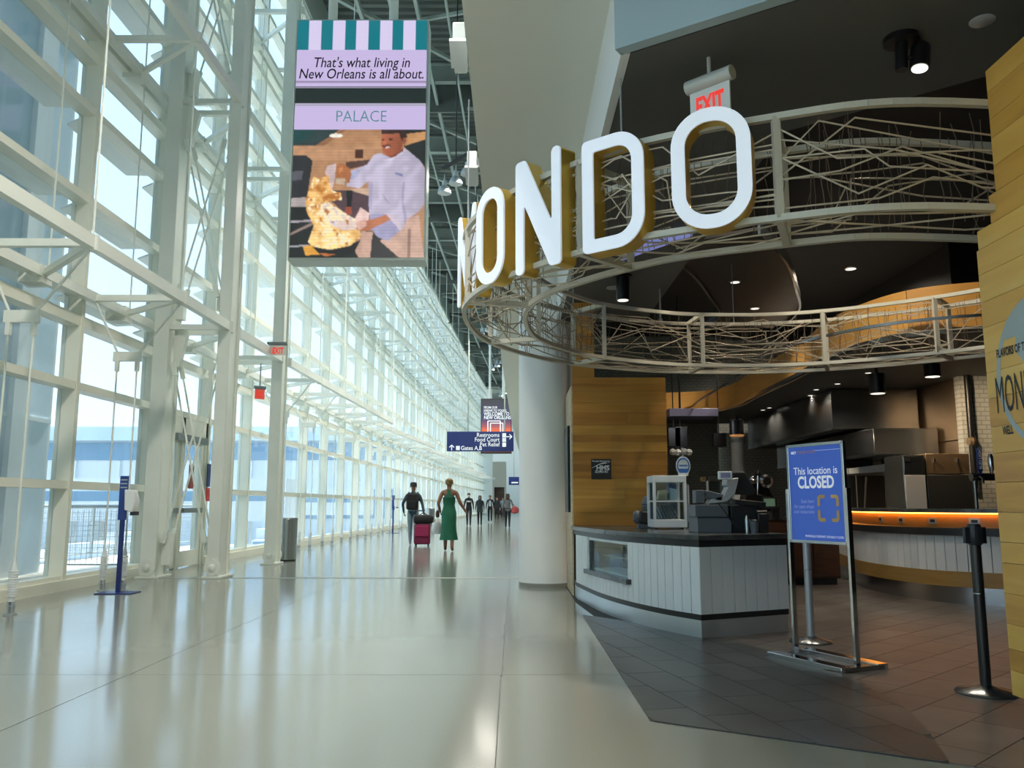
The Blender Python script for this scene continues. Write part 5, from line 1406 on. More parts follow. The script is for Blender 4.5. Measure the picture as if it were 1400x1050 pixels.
ob('stem', MB().tube([(gc.x, gc.y, ZT if False else .6), gc+Vector((0,0,.06))], .014, 8).tube([gc+Vector((-.13,0,0)), gc+Vector((.10,.05,0))], .008, 6), M['whitep'], gs)
ob('foot', MB().lathe([(.14,0),(.14,.02),(.03,.04),(.03,.6)], (gc.x, gc.y, 0), 20), M['galv'], gs)
# register
yr = 8.1
def rx(px_): return at(px_, 690, Y=yr).x
def rz(py_): return at(960, py_, Y=yr).z
rg = thing('cash_register', (rx(985), yr+.2, ZT), 'black and silver point of sale register on stacked grey cash drawers', 'register')
d0 = ob('cash_drawer', MB().box((rx(953), yr, ZT), (rx(999), yr+.4, rz(707.5))), M['greyp'], rg, bevel=.004)
ob('drawer_gap', MB().box((rx(953)-.002, yr-.003, rz(708.5)), (rx(1000), yr+.38, rz(706.5))), M['blackp'], rg)
ob('cash_drawer', MB().box((rx(951), yr+.02, rz(706.5)), (rx(996), yr+.4, rz(690))), M['greyp'], rg, bevel=.004)
ob('side_box', MB().box((rx(1000), yr+.03, ZT), (rx(1041), yr+.42, rz(691))), M['blackp'], rg, bevel=.006)
# silver curved pedestal
prof = [(968,689),(995,686),(1005,676),(1008,664),(1010,653),(993,655),(992,663),(995,666),(990,677),(972,682)]
pts = [at(a, b, Y=yr+.08) for a, b in prof]
ob('pedestal', MB().slab(pts, (0,1,0), .16), M['silverp'], rg, bevel=.008)
sc1 = [(1001,646),(1018,645),(1034,672),(1031,676),(1010,676),(1004,668)]
ob('monitor', MB().slab([at(a,b,Y=yr+.14) for a,b in sc1], (0,1,0), .22), M['blackp'], rg, bevel=.006)
cd = ob('customer_display', MB().obox(at(991,650,Y=yr), (1,0,0), (0,1,0), (0,0,1), .128, .04, .078), M['whitep'], rg, bevel=.006)
ob('display_glass', MB().obox(at(991,650,Y=yr)+Vector((0,-.021,0)), (1,0,0), (0,1,0), (0,0,1), .09, .004, .045), mat('lavender_lcd', (.20,.20,.32), .3, emit=.12), cd)
ob('card_reader', MB().box((rx(953),yr+.05,rz(688)),(rx(965),yr+.2,rz(670))).obox(at(974,678,Y=yr+.15), (1,0,-.25), (0,1,0), (.25,0,1), .17, .14, .07), M['greyp'], rg, bevel=.006)
ob('keypad', MB().obox(at(1022,688,Y=yr+.1), (1,0,-.1), (0,1,0), (.1,0,1), .3, .2, .05), M['blackp'], rg, bevel=.006)
cable = [at(a,b,Y=yr-.02) for a,b in ((982,688),(990,698),(999,711),(1006,718),(1012,721))]
ob('cable', MB().tube(cable, .006, 6), M['blackp'], rg)
cp_ = thing('receipt_printer', (rx(1025), yr-.08, ZT), 'small black cup and printer right of the register', 'printer')
ob('body', MB().box((rx(1034), yr-.05, ZT), (rx(1048), yr+.2, rz(702))), M['blackp'], cp_, bevel=.008)
ob('roll_cover', MB().tube([(rx(1034), yr+.02, rz(702)), (rx(1048), yr+.02, rz(702))], .035, 12), M['blackp'], cp_)
t = thing('black_cup', (rx(1026), yr-.12, ZT), 'black cup standing in front of the register side box', 'cup')
ob('cup', MB().lathe([(.032,0),(.042,.11)], (rx(1026), yr-.1, ZT), 16), M['greyp'], t); ob('lid', MB().lathe([(.045,.11),(.045,.118),(.036,.128)], (rx(1026), yr-.1, ZT), 16), M['blackp'], t)
t = thing('metal_cup', (rx(1019), yr-.03, ZT), 'thin metal shaker beside the black cup', 'shaker')
ob('body', MB().lathe([(.022,0),(.026,.12),(.022,.14)], (rx(1018), yr-.06, ZT), 14), M['inox'], t); ob('cap', MB().lathe([(.02,.14),(.012,.165)], (rx(1018), yr-.06, ZT), 14), M['chrome'], t)
# slicer / espresso machine behind
ym = 12.62
mx_ = lambda p: at(p, 690, Y=ym).x
mz_ = lambda p: at(1040, p, Y=ym).z
es = thing('coffee_machine', (mx_(1040), ym, .965), 'chrome and black coffee machine behind the register', 'coffee machine')
ob('body', MB().slab([at(a,b,Y=ym-.1) for a,b in ((1018,699),(1062,699),(1060,685),(1052,668),(1040,660),(1022,662))], (0,1,0), .35), M['blackm'], es, bevel=.01)
ob('gauge', MB().lathe([(.09,0),(.1,.02),(.06,.06)], at(1047,658,Y=ym-.14), 20, (0,-1,0)), M['chrome'], es)
ob('gauge_face', MB().lathe([(.06,.062),(.06,.066)], at(1047,658,Y=ym-.14), 20, (0,-1,0)), M['blackp'], es)
ob('knob', MB().lathe([(.03,-.05),(.06,0),(.03,.05)], at(1030,656,Y=ym-.14), 14), M['chrome'], es)
ob('knob', MB().lathe([(.025,-.05),(.045,0),(.02,.06)], at(1036,648,Y=ym-.14), 14), M['blackm'], es)
ob('steam_pipe', MB().tube([at(1036,650,Y=ym-.16), at(1036,676,Y=ym-.2), at(1054,680,Y=ym-.2)], .012, 8), M['chrome'], es)
t = thing('price_display', (mx_(1052), ym-.3, .9), 'small green screen display beside the coffee machine', 'display')
ob('case', MB().obox(at(1052,688,Y=ym-.35), (1,0,0), (0,1,0), (0,0,1), .20, .05, .17), M['blackp'], t, bevel=.005)
ob('screen', MB().obox(at(1052,687,Y=ym-.378), (1,0,0), (0,1,0), (0,0,1), .16, .004, .11), mat('green_lcd', (.18,.30,.20), .3, emit=.15), t)
ob('foot', MB().box((mx_(1052)-.05, ym-.3, .965), (mx_(1052)+.05, ym-.2, at(1052,693,Y=ym-.3).z)), M['blackp'], t)
# black bag and round kettle left of the food case
yb_ = 9.9
t = thing('coffee_grinder', (at(882,710,Y=yb_).x, yb_, ZT), 'black and grey grinder lying left of the food case', 'grinder')
ob('body', MB().obox(at(882,708,Y=yb_), (1,0,-.15), (0,1,0), (.15,0,1), .16, .16, .15), M['blackp'], t, bevel=.02)
ob('end_cap', MB().lathe([(.07,0),(.08,.04),(.05,.07)], at(874,707,Y=yb_), 16, (-1,0,0)), M['greyp'], t)
ob('foot', MB().box((at(872,716,Y=yb_).x, yb_-.06, ZT), (at(891,716,Y=yb_).x, yb_+.08, at(880,713,Y=yb_).z)), M['greyp'], t)
t = thing('round_kettle', (at(888,690,Y=yb_+.3).x, yb_+.3, ZT), 'grey rounded kettle half hidden behind the food case', 'kettle')
kz0 = at(888,690,Y=yb_+.3)
ob('pot', MB().lathe([(.05,ZT-kz0.z),(.06,-.10),(.095,-.05),(.10,.02),(.07,.09),(.02,.11)], kz0, 20), M['greyp'], t)
ob('lid_seam', MB().lathe([(.102,.0),(.102,.008)], kz0, 20), M['blackp'], t)
# glass sneeze guard behind the register
sgx0, sgx1, sgy = at(945,660,Y=10.2).x, at(977,660,Y=10.2).x, 9.5
t = thing('glass_case', ((sgx0+sgx1)/2, sgy, ZT), 'glass counter case with metal top between food case and register', 'display case')
zz0, zz1 = ZT, at(960,652,Y=sgy).z
ob('top', MB().box((sgx0-.02, sgy-.15, zz1-.05), (sgx1+.03, sgy+.12, zz1)), M['inox'], t)
ob('glass', MB().box((sgx0, sgy-.14, zz0+.04), (sgx1, sgy-.13, zz1-.05)), M['caseglass'], t)
ob('shelf', MB().box((sgx0, sgy-.12, zz0+.25), (sgx1, sgy+.1, zz0+.262)), M['silverp'], t)
ob('base', MB().box((sgx0, sgy-.14, zz0), (sgx1, sgy+.12, zz0+.04)), M['blackm'], t)
for x in (sgx0, sgx1): ob('post', MB().box((x-.01, sgy-.15, zz0), (x+.01, sgy-.13, zz1)), M['silverp'], t)
# hanging items in the kitchen seen under the bulkhead
q = at(944, 566, Y=16.5)
t = thing('hanging_box_lamp', q, 'flat purple-grey box lamp hanging by a rod left of the bulkhead', 'lamp')
ob('box', MB().obox(q, (1,0,0), (0,1,0), (0,0,1), .95, .6, .16), mat('lavender_grey_metal', (.16,.16,.26), .4, .3), t, bevel=.01)
lamp('box_lamp', 'AREA', q+Vector((0,0,-.1)), 9, (.85,.92,1), .5, q+Vector((.1,.1,-1.2)), None, t)
ob('rod', MB().tube([q+Vector((-.2,0,.05)), (q.x-.2, q.y, 5.3)], .015, 6), M['blackm'], t)
for k, (px_, py_, h_) in enumerate(((921,598,.4), (930,600,.5), (983,602,.28))):
    q = at(px_, py_, Y=17.5)
    t = thing('black_speaker', q, ('left', 'middle', 'right')[k] + ' small black box hanging in front of the grey tile wall', 'speaker', 'black boxes at the grey wall')
    ob('case', MB().obox(q, (1,0,0), (0,1,0), (0,0,1), .26, .2, h_), M['blackm'], t, bevel=.01)
    ob('rod', MB().tube([q+Vector((0,0,h_/2-.02)), (q.x, q.y, 3.12 if q.x > 4.5 else 5.3)], .012, 6), M['blackm'], t)
q = at(1007, 585, Y=16.8)
t = thing('copper_pendant', q, 'black pendant with copper inside hanging before the round duct', 'pendant lamp')
ob('shade', MB().lathe([(.14,-.14),(.14,.14),(.04,.16),(.02,.3)], q, 20), M['blackm'], t)
ob('copper_rim', MB().lathe([(.138,-.17),(.14,-.14)], q, 20), mat('copper', (.6,.25,.08), .3, .9, emit=.25, ecol=(1,.45,.15)), t)
lamp('pendant_light', 'SPOT', q+Vector((0,0,-.2)), 25, (1,.7,.4), .08, q+Vector((0,0,-2)), 110, t)
# ================================================================== PEOPLE
SKIN = {'brown': mat('skin_brown', (.22,.105,.06), .5), 'tan': mat('skin_tan', (.42,.24,.16), .5)}
HAIR = {'black': mat('hair_black', (.012,.011,.010), .6), 'gold': mat('hair_golden_brown', (.20,.11,.035), .6, vary=.3, vscale=30), 'brown': mat('hair_brown', (.06,.03,.015), .6)}
def cloth(n, c, vary=.12): return mat('cloth_'+n, c, .8, vary=vary, vscale=8)
CL = {k: cloth(k, c) for k, c in dict(navy=(.035,.065,.085), jeans=(.24,.30,.33), green=(.006,.105,.055), black=(.012,.012,.013), grey=(.045,.05,.055), white=(.6,.62,.63), darkjeans=(.02,.022,.03), check=(.16,.16,.16), red=(.45,.08,.08), burgundy=(.16,.008,.045), shoe=(.5,.52,.54), purse=(.09,.04,.02), sand=(.12,.08,.05)).items()}
def person(px_, Y, H, facing, label, mats, stride=.15, arms=None, hair='black', extras=None, girth=1., X=None):
    """facing: angle of the look direction in plan, pi/2 = away from the camera"""
    X = X if X is not None else (px_-700)/F*Y*CP
    k = H/1.75; rz_ = facing - pi/2; cr, sr = math.cos(rz_), math.sin(rz_)
    def W(p): return Vector((X + k*(p[0]*cr-p[1]*sr), Y + k*(p[0]*sr+p[1]*cr), k*p[2]))
    arms = arms or {}
    la = arms.get('l', ((-.235,-.05,1.14), (-.25,.05,.90))); ra = arms.get('r', ((.235,.03,1.14), (.25,.10,.91)))
    J = {}; E_ = []
    def j(n, p, r): J[n] = (p, r)
    g = girth
    j('pelvis',(0,0,.96),(.145*g,.11*g)); j('waist',(0,.0,1.10),(.125*g,.09*g)); j('chest',(0,.0,1.29),(.15*g,.105*g)); j('upper',(0,-.005,1.42),(.12,.085)); j('neck',(0,0,1.50),(.052,.052)); j('jaw',(0,.02,1.565),(.066,.072)); j('head',(0,.012,1.65),(.078,.095)); j('crown',(0,0,1.72),(.055,.065))
    for s_, n, (el, wr), fw in ((-1,'l',la,stride), (1,'r',ra,-stride)):
        j(n+'sho',(s_*.17,0,1.415),(.062,.062)); j(n+'elb',el,(.044,.044)); j(n+'wri',wr,(.030,.030))
        d = (Vector(wr)-Vector(el)).normalized(); pa = Vector(wr)+d*.075; j(n+'pal',tuple(pa),(.036,.024))
        j(n+'hip',(s_*.085,0,.90),(.095*g,.095*g)); kn = (s_*.09, fw*.55+.02, .49); an = (s_*.09, fw-.02-(.05 if fw < 0 else 0), .085)
        j(n+'kne',kn,(.064*g,.064*g)); j(n+'ank',an,(.043,.043)); j(n+'toe',(s_*.10,an[1]+.17,.035),(.042,.034))
    ch = [('pelvis','waist','torso'),('waist','chest','torso'),('chest','upper','torso'),('upper','neck','neck'),('neck','jaw','head'),('jaw','head','head'),('head','crown','head')]
    for n in 'lr': ch += [('upper',n+'sho','arm'),(n+'sho',n+'elb','arm'),(n+'elb',n+'wri','forearm'),(n+'wri',n+'pal','hand'),('pelvis',n+'hip','leg'),(n+'hip',n+'kne','leg'),(n+'kne',n+'ank','leg'),(n+'ank',n+'toe','foot')]
    names = list(J); me = bpy.data.meshes.new('sk')
    me.from_pydata([J[n][0] for n in names], [(names.index(a), names.index(b)) for a, b, _ in ch], [])
    o = bpy.data.objects.new('sk', me); C.objects.link(o)
    o.modifiers.new('skin', 'SKIN'); sub = o.modifiers.new('sub', 'SUBSURF'); sub.levels = 2; sub.render_levels = 2
    if not me.skin_vertices:
        bm = bmesh.new(); bm.from_mesh(me); bm.verts.layers.skin.verify(); bm.to_mesh(me); bm.free()
    for i, n in enumerate(names):
        sv = me.skin_vertices[0].data[i]; sv.radius = J[n][1]; sv.use_root = (n == 'pelvis')
    ev = bpy.data.meshes.new_from_object(o.evaluated_get(bpy.context.evaluated_depsgraph_get()))
    mb = MB(); mb.v = [tuple(W(v.co)) for v in ev.vertices]; mb.f = [tuple(p.vertices) for p in ev.polygons]
    tags = []
    for p in ev.polygons:
        c = p.center; best = None
        for a, b, tg in ch:
            pa, pb = Vector(J[a][0]), Vector(J[b][0]); d = pb-pa; t = min(1, max(0, (c-pa).dot(d)/d.length_squared)); ds_ = (c-pa-d*t).length - (J[a][1][0]*(1-t)+J[b][1][0]*t)
            if best is None or ds_ < best[0]: best = (ds_, tg)
        tags.append(best[1])
    bpy.data.objects.remove(o); bpy.data.meshes.remove(ev)
    for n in 'lr':                                            # five separate fingers on each palm
        pal, wri = Vector(J[n+'pal'][0]), Vector(J[n+'wri'][0]); d = (pal-wri).normalized(); s_ = -1 if n == 'l' else 1
        side = Vector((0,1,0)); side = (side - d*side.dot(d)).normalized(); inn_ = d.cross(side)*(1 if (d.cross(side)).x*s_ < 0 else -1)
        n0 = len(mb.f)
        for q, ln in ((-.027,.065),(-.009,.08),(.009,.085),(.027,.075)):
            b0 = pal + side*q + d*.01; b1 = b0+d*ln*.5; b2 = b1+d*ln*.35+inn_*ln*.3; b3 = b2+d*ln*.1+inn_*ln*.25
            mb.tube([W(x) for x in (b0,b1,b2,b3)], [.0095*k,.009*k,.008*k,.006*k], 6)
        t0 = wri+d*.03+side*.025; mb.tube([W(x) for x in (t0, t0+side*.03+d*.02, t0+side*.035+d*.055+inn_*.01)], [.011*k,.010*k,.007*k], 6)
        tags += ['hand']*(len(mb.f)-n0)
    nz0 = len(mb.f)                                           # nose and ears
    mb.tube([W((0,.10,1.665)), W((0,.122,1.635)), W((0,.10,1.625))], [.008*k,.014*k,.008*k], 6)
    for s_ in (-1, 1): mb.tube([W((s_*.08,0,1.67)), W((s_*.094,-.01,1.65)), W((s_*.082,0,1.62))], [.010*k,.014*k,.008*k], 6)
    tags += ['head']*(len(mb.f)-nz0)
    body = ob('person', mb, None, base=(X, Y, 0), smooth=60)
    tag(body, label, 'person')
    order = ['torso','arm','forearm','hand','neck','head','leg','foot']
    for tg in order: body.data.materials.append(mats[tg])
    body.data.polygons.foreach_set('material_index', [order.index(t) for t in tags])
    # eyes and mouth
    em = HAIR['black']
    ob('eyes', MB().lathe([(.001,-.008*k),(.009*k,0),(.001,.008*k)], W((-.032,.098,1.665)), 8).lathe([(.001,-.008*k),(.009*k,0),(.001,.008*k)], W((.032,.098,1.665)), 8), em, body)
    ob('mouth', MB().tube([W((-.024,.096,1.595)), W((0,.105,1.592)), W((.024,.096,1.595))], .005*k, 6), CL['red'], body)
    # hair cap
    m = MB(); v = []; f = []; nseg, nr_ = 16, 6
    for a in range(nr_+1):
        ph = pi*.5*a/nr_*1.12
        for b in range(nseg):
            th = 2*pi*b/nseg; back = -math.sin(th) > .2
            ext = 1.0 if back else (.62 if math.sin(th) > .3 else .80)
            p_ = ph*ext
            v.append(W((.092*math.sin(p_)*math.cos(th), .112*math.sin(p_)*math.sin(th)+.006, 1.665+.095*math.cos(p_))))
    for a in range(nr_):
        for b in range(nseg): f.append((a*nseg+b, (a+1)*nseg+b, (a+1)*nseg+(b+1)%nseg, a*nseg+(b+1)%nseg))
    ob('hair', m.add(v, f), HAIR[hair], body, smooth=60)
    if extras: extras(body, W, k)
    return body, W, k
def mm(top, leg, skin, foot, sleeve=None, neck=None):
    return dict(torso=top, arm=sleeve or top, forearm=sleeve or top, hand=skin, neck=neck or skin, head=skin, leg=leg, foot=foot)
def shell(W, rings, n=24, fold=0., thick=None):
    """closed cloth tube: rings of (z, cx, cy, rx, ry)"""
    v = []; f = []
    for i, (z, cx, cy, rx_, ry_) in enumerate(rings):
        for b in range(n):
            th = 2*pi*b/n; w_ = 1 + fold*(i/len(rings))**1.5*math.sin(th*6+i*.25)
            v.append(W((cx+rx_*w_*math.cos(th), cy+ry_*w_*math.sin(th), z)))
    for i in range(len(rings)-1):
        for b in range(n): f.append((i*n+b, i*n+(b+1)%n, (i+1)*n+(b+1)%n, (i+1)*n+b))
    return MB().add(v, f)
# woman in the green dress, walking away
def dress(body, W, k):
    m = shell(W, [(1.30,0,-.005,.155,.112),(1.22,0,0,.152,.112),(1.10,0,0,.138,.104),(1.02,0,0,.155,.12),(.94,0,-.01,.178,.14),(.80,0,-.01,.18,.145),(.62,.0,-.01,.175,.15),(.45,0,0,.19,.17),(.30,0,.0,.215,.20),(.27,0,.0,.218,.205)], 36, .05)
    d = ob('dress', m, CL['green'], body, smooth=60)
    ob('back_strap', MB().add([W(p) for p in ((-.10,-.112,1.29),(.10,-.112,1.29),(.035,-.10,1.40),(.05,-.065,1.47),(-.05,-.065,1.47),(-.035,-.10,1.40),(-.10,-.128,1.29),(.10,-.128,1.29),(.035,-.115,1.40),(.05,-.08,1.48),(-.05,-.08,1.48),(-.035,-.115,1.40))],
        [(0,1,2,5),(2,3,4,5),(6,11,8,7),(8,11,10,9),(0,6,7,1),(1,7,8,2),(2,8,9,3),(3,9,10,4),(4,10,11,5),(5,11,6,0)]), CL['green'], d)
    ob('hair_bun', MB().lathe([(.001,-.05*k),(.04*k,-.035*k),(.055*k,0),(.04*k,.035*k),(.001,.05*k)], W((0,-.085,1.70)), 14), HAIR['gold'], body)
    ob('hair_back', MB().lathe([(.02*k,-.10*k),(.07*k,-.06*k),(.098*k,0),(.09*k,.06*k),(.04*k,.10*k)], W((0,-.02,1.66)), 18), HAIR['gold'], body)
sk = SKIN['brown']
wb, Wf, kf = person(614, 21.4, 1.80, pi/2, 'woman in a long green sleeveless dress walking away down the concourse', mm(sk, sk, sk, CL['sand']), stride=.12, hair='gold',
    arms={'l': ((-.26,-.06,1.15), (-.23,.10,.98)), 'r': ((.27,.0,1.16), (.40,.06,.96))}, extras=dress)
p = Wf((-.27,.10,.92))
t = thing('purse', p-Vector((0,0,.14)), 'small brown purse at the side of the woman in green', 'purse')
ob('pouch', MB().lathe([(.03,-.10),(.075,-.08),(.085,0),(.06,.07),(.02,.09)], p-Vector((.02,0,.02)), 16, sx=.6), CL['purse'], t)
ob('strap', MB().tube([p+Vector((-.02,.02,.05)), p+Vector((-.0,.03,.12)), p+Vector((.02,.0,.05))], .008, 6), CL['purse'], t)
wbp = at(597, 721, Y=21.6)
t = thing('white_bag', wbp-Vector((0,0,.17)), 'white carrier bag hanging between the suitcase and the woman in green', 'bag')
ob('body', MB().lathe([(.02,-.17),(.11,-.165),(.135,-.05),(.12,.08),(.09,.13),(.02,.14)], wbp, 18, sx=1., sy=.55), CL['white'], t)
ob('handle', MB().tube([wbp+Vector((-.05,0,.12)), wbp+Vector((0,0,.30)), wbp+Vector((.05,0,.12))], .01, 6), CL['white'], t)
# man with backpack, walking away and pulling a suitcase
def man_x(body, W, k):
    ob('hair_top', MB().lathe([(.06*k,-.02*k),(.098*k,.0),(.10*k,.05*k),(.085*k,.10*k),(.04*k,.115*k)], W((0,-.01,1.67)), 16), HAIR['black'], body)
mb_, Wm, km = person(565, 24.4, 1.76, pi/2, 'man in dark jacket and pale jeans walking away with a backpack', mm(CL['navy'], CL['jeans'], SKIN['brown'], CL['shoe']), stride=.16, arms={'l': ((-.30,-.04,1.17), (-.28,.08,.96)), 'r': ((.27,-.08,1.16), (.32,-.18,.93))}, extras=man_x, girth=1.1)
bpk = thing('backpack', Wm((0,-.2,1.0)), 'black backpack on the back of the man in pale jeans', 'backpack')
ob('main_pack', MB().obox(Wm((0,-.21,1.23)), (1,0,0), (0,1,0), (0,0,1), .34, .20, .46), CL['black'], bpk, bevel=.05)
ob('front_pocket', MB().obox(Wm((0,-.32,1.14)), (1,0,0), (0,1,0), (0,0,1), .26, .06, .22), CL['black'], bpk, bevel=.025)
ob('top_loop', MB().tube([Wm((-.04,-.18,1.46)), Wm((0,-.18,1.51)), Wm((.04,-.18,1.46))], .01, 6), CL['black'], bpk)
for s_ in (-1, 1): ob('shoulder_strap', MB().tube([Wm((s_*.12,-.12,1.42)), Wm((s_*.13,-.02,1.49)), Wm((s_*.14,.10,1.40)), Wm((s_*.15,.13,1.25))], .022, 7), CL['black'], bpk)
sx_ = at(578, 746, Z=0); sx_.y = 24.0; sx_.x = (578-700)/F*24.0*CP
su = thing('suitcase', (sx_.x, sx_.y, 0), 'burgundy wheeled suitcase pulled by the man with the backpack', 'suitcase')
ob('shell', MB().obox(sx_+Vector((0,0,.33)), (1,0,0), (0,1,0), (0,0,1), .44, .26, .56), CL['burgundy'], su, bevel=.04)
ob('front_pocket', MB().obox(sx_+Vector((0,-.14,.42)), (1,0,0), (0,1,0), (0,0,1), .38, .05, .30), mat('bright_burgundy', (.30,.012,.075), .7), su, bevel=.02)
for s_ in (-1, 1):
    for d_ in (-.09, .09): ob('wheel', MB().lathe([(.032,-.012),(.032,.012)], sx_+Vector((s_*.17,d_,.032)), 14, (1,0,0)), CL['black'], su)
    ob('handle_rod', MB().tube([sx_+Vector((s_*.09,.10,.6)), sx_+Vector((s_*.09-.06,.22,.98))], .009, 6), M['silverp'], su)
ob('handle_grip', MB().tube([sx_+Vector((-.16,.22,.98)), sx_+Vector((.04,.22,.98))], .016, 8), CL['black'], su)
df = thing('duffel_bag', sx_+Vector((.02,0,.62)), 'black duffel bag strapped on top of the burgundy suitcase', 'bag')
ob('body', MB().tube([sx_+Vector((-.25,0,.74)), sx_+Vector((-.2,0,.74)), sx_+Vector((.24,0,.74)), sx_+Vector((.30,0,.73))], [.08,.125,.125,.08], 16), CL['black'], df)
ob('handle', MB().tube([sx_+Vector((-.1,0,.85)), sx_+Vector((.02,0,.93)), sx_+Vector((.14,0,.85))], .013, 7), CL['black'], df)
# the others
def mask(body, W, k): ob('face_mask', MB().add([W(p) for p in ((-.075,.075,1.63),(0,.125,1.645),(.075,.075,1.63),(-.065,.075,1.565),(0,.115,1.55),(.065,.075,1.565),(-.07,.06,1.6),(.07,.06,1.6))], [(0,1,4,3),(1,2,5,4)]), CL['white'], body)
def chest_print(body, W, k):
    mask(body, W, k); ob('shirt_print', MB().add([W(p) for p in ((-.10,.122,1.34),(.10,.122,1.34),(.10,.124,1.27),(-.10,.124,1.27))], [(0,1,2,3)]), CL['white'], body)
person(641, 46.5, 1.78, -pi/2, 'masked person in black sweatshirt with white chest print walking towards the camera', mm(CL['black'], CL['darkjeans'], SKIN['tan'], CL['black']), extras=chest_print, hair='black', girth=1.1)
def coat(body, W, k):
    ob('coat', shell(W, [(1.38,0,0,.17,.12),(1.2,0,0,.175,.13),(1.0,0,0,.175,.14),(.78,0,0,.20,.155)], 24, .03), CL['grey'], body, smooth=60)
    ob('long_hair', MB().lathe([(.03*k,-.22*k),(.10*k,-.16*k),(.105*k,.0),(.08*k,.08*k)], W((0,-.04,1.66)), 14), HAIR['black'], body)
person(656, 47.5, 1.66, -pi/2, 'person in a dark grey coat with long dark hair walking towards the camera', mm(CL['grey'], CL['black'], SKIN['tan'], CL['black']), extras=coat)
def vest(body, W, k): ob('white_shirt_front', MB().add([W(p) for p in ((-.05,.120,1.42),(.05,.120,1.42),(.06,.125,1.05),(-.06,.125,1.05))], [(0,1,2,3)]), CL['white'], body)
person(670, 55, 1.75, -pi/2, 'person in black jacket over white shirt further down the concourse', mm(CL['black'], CL['black'], SKIN['tan'], CL['shoe']), extras=vest, hair='brown')
def longhair(body, W, k): ob('long_hair', MB().lathe([(.03*k,-.25*k),(.11*k,-.18*k),(.11*k,.0),(.08*k,.09*k)], W((0,-.05,1.66)), 14), HAIR['brown'], body)
pr, Wr, kr = person(694, 43.0, 1.70, pi/2, 'person in a grey checked jacket walking away with a red bag near the pillar', mm(CL['check'], CL['black'], SKIN['tan'], CL['black']), extras=longhair, girth=1.15, arms={'r': ((.27,0,1.16), (.33,.05,.95))})
p = Wr((.38,.0,.93))
t = thing('red_bag', p-Vector((0,0,.2)), 'pinkish red bag carried by the person in the checked jacket', 'bag')
ob('body', MB().lathe([(.06,-.2),(.19,-.15),(.21,0),(.15,.12),(.05,.16)], p, 18, sy=.6), CL['red'], t)
ob('handle', MB().tube([p+Vector((-.08,0,.12)), p+Vector((-.05,0,.25)), p+Vector((.05,0,.14))], .014, 6), CL['red'], t)
person(679.5, 66, 1.72, -pi/2, 'distant person in dark clothes left of the person in the checked jacket', mm(CL['darkjeans'], CL['black'], SKIN['tan'], CL['black']), stride=.1)
person(687.5, 72, 1.75, pi/2, 'farthest person in bluish grey, just left of the checked jacket', mm(CL['jeans'], CL['darkjeans'], SKIN['tan'], CL['black']), stride=.1, hair='brown')

# ================================================================== OUTSIDE
tag(ob('ground_apron', MB().box((-420, -120, -5.2), (-6.9, 420, -5.0)), M['concrete'], base=(0,0,-5)), kind='structure')
tag(ob('ground_terrace', MB().box((-9.6, 8.6, -.25), (-6.65, 26, -.04)), M['deckout'], base=(0,0,-.25)), kind='structure')
tag(ob('wall_plinth', MB().ribbon([(Xw(y)-.32, y) for y in YK], -5, 0, .2), M['beige'], base=(-6.4,10,-5)), kind='structure')
def railing(P, label):
    a, b = Vector(P[0]), Vector(P[1]); d = (b-a); L_ = d.length; d.normalize()
    t = thing('mesh_railing', ((a.x+b.x)/2, (a.y+b.y)/2, -.04), label, 'railing', 'terrace railings')
    ob('top_rail', MB().tube([(a.x,a.y,1.12),(b.x,b.y,1.12)], .03, 10), M['galv'], t)
    ob('bottom_rail', MB().tube([(a.x,a.y,.08),(b.x,b.y,.08)], .015, 8), M['galv'], t)
    n = max(2, round(L_/1.3)+1)
    for k in range(n):
        p = a+d*(L_*k/(n-1)); ob('post', MB().bar((p.x,p.y,-.04), (p.x,p.y,1.12), .05, .05), M['galv'], t)
    m = MB(); k = .1
    while k < L_: p = a+d*k; m.bar((p.x,p.y,.08), (p.x,p.y,1.05), .006, .006); k += .10
    z = .18
    while z < 1.08: m.bar((a.x,a.y,z), (b.x,b.y,z), .006, .006); z += .10
    tag(ob('wire_mesh', m, M['galv'], t), kind='stuff')
railing(((-8.3,15.5,0),(-6.75,15.5,0)), 'galvanised mesh railing outside the near glass wall, behind the sanitizer stand')
railing(((-9.5,15.6,0),(-9.5,25.5,0)), 'long mesh railing along the terrace edge outside the door')
# pale building close outside the left panes
gb = thing('gate_building', (-15, 9.5, -5), 'pale blue clad building close outside the leftmost panes', 'building')
ob('body', MB().box((-24, 3, -5), (-8.4, 15.2, 14)), M['bldblue'], gb)
for k, x in enumerate((-8.42, -11.2, -13.8, -16.4, -19.0)):
    ob('pilaster', MB().box((x-.25, 15.18, -5), (x, 15.3, 14)), M['bldwhite'], gb)
for k in range(6): ob('pilaster', MB().box((-8.42, 3.4+2.1*k, -5), (-8.3, 3.9+2.1*k, 14)), M['bldwhite'], gb)
for z in (-1, 2.6, 6.2, 9.8): ob('panel_joint', MB().box((-24.01, 2.99, z), (-8.37, 15.22, z+.08)), M['bldwhite'], gb)
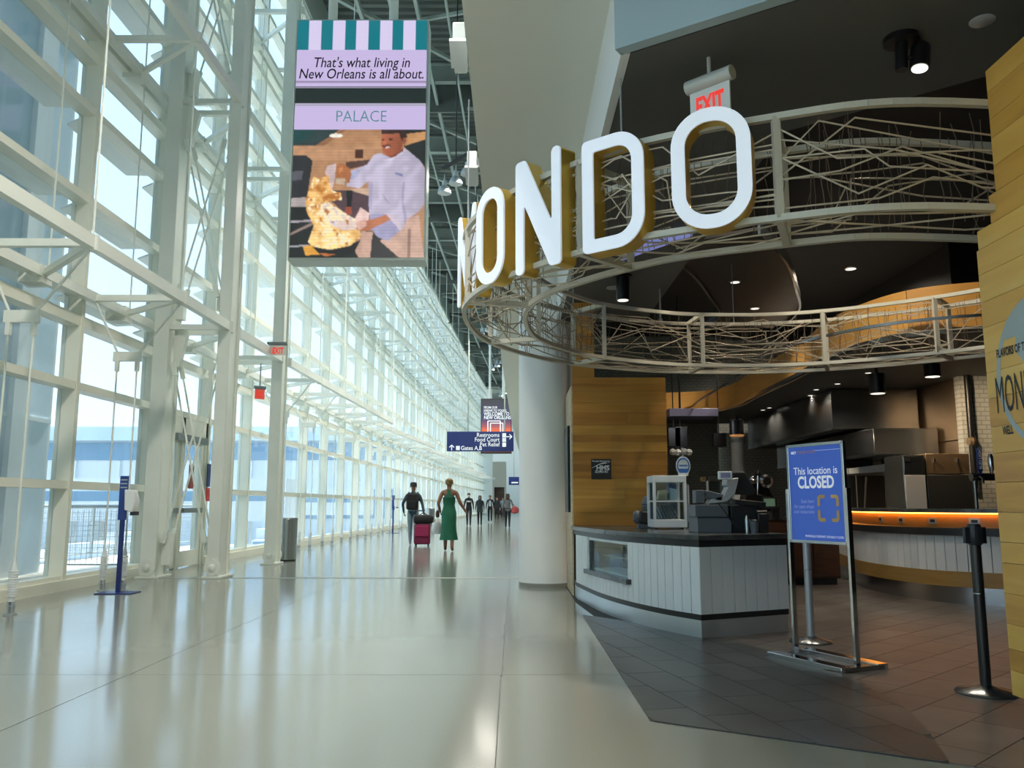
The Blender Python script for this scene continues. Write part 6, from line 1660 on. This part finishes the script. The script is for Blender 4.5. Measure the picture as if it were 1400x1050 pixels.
# far terminal
ft = thing('far_terminal', (-60, 140, -5), 'long white and blue terminal building across the apron', 'building')
ob('body', MB().box((-170, 135, -5), (-18, 175, 12.2)), M['bldwhite'], ft)
ob('roof_band', MB().box((-172, 133, 11.2), (-16, 177, 13.4)), M['bldblue'], ft)
ob('glass_band', MB().box((-170.2, 134.8, 8.2), (-17.8, 136, 11.0)), M['bldglass'], ft)
ob('lower_glass_band', MB().box((-170.2, 134.8, -1.0), (-17.8, 136, 3.6)), M['bldglass'], ft)
for k in range(22): ob('bay_fin', MB().box((-168+7*k, 134.3, -5), (-167.4+7*k, 135, 8)), M['bldwhite'], ft)
def jet_bridge(y, label):
    t = thing('jet_bridge', (-38, y, -5), label, 'jet bridge', 'jet bridges across the apron')
    ob('tunnel', MB().box((-60, y, 0), (-16, y+3.2, 3.0)), M['bldwhite'], t)
    ob('window_strip', MB().box((-59, y-.03, 1.4), (-17, y, 2.1)), M['bldglass'], t)
    ob('column', MB().box((-30.4, y+1.2, -5), (-29.6, y+2, 0)), M['galv'], t)
    ob('column', MB().box((-50.4, y+1.2, -5), (-49.6, y+2, 0)), M['galv'], t)
jet_bridge(60, 'nearer white jet bridge outside the glass wall')
jet_bridge(95, 'farther white jet bridge outside the glass wall')
for k, (x, y) in enumerate(((-26, 52), (-33, 72), (-24, 84))):
    t = thing('service_truck', (x, y, -5), ORD[k] + ' white service truck on the apron, counted from the near side', 'truck', 'service trucks on the apron')
    ob('box_body', MB().box((x-1.2, y, -4.2), (x+1.2, y+4.5, -1.2)), M['bldwhite'], t, bevel=.08)
    ob('cab', MB().box((x-1.1, y-1.7, -4.2), (x+1.1, y-.1, -2.2)), M['bldwhite'], t, bevel=.15)
    ob('windscreen', MB().box((x-.95, y-1.73, -3.2), (x+.95, y-1.68, -2.4)), M['bldglass'], t)
    for sx in (-1.1, 1.1):
        for dy in (-1.0, 3.4): ob('wheel', MB().lathe([(.45,-.15),(.45,.15)], (x+sx, y+dy, -4.55), 18, (1,0,0)), M['blackp'], t)
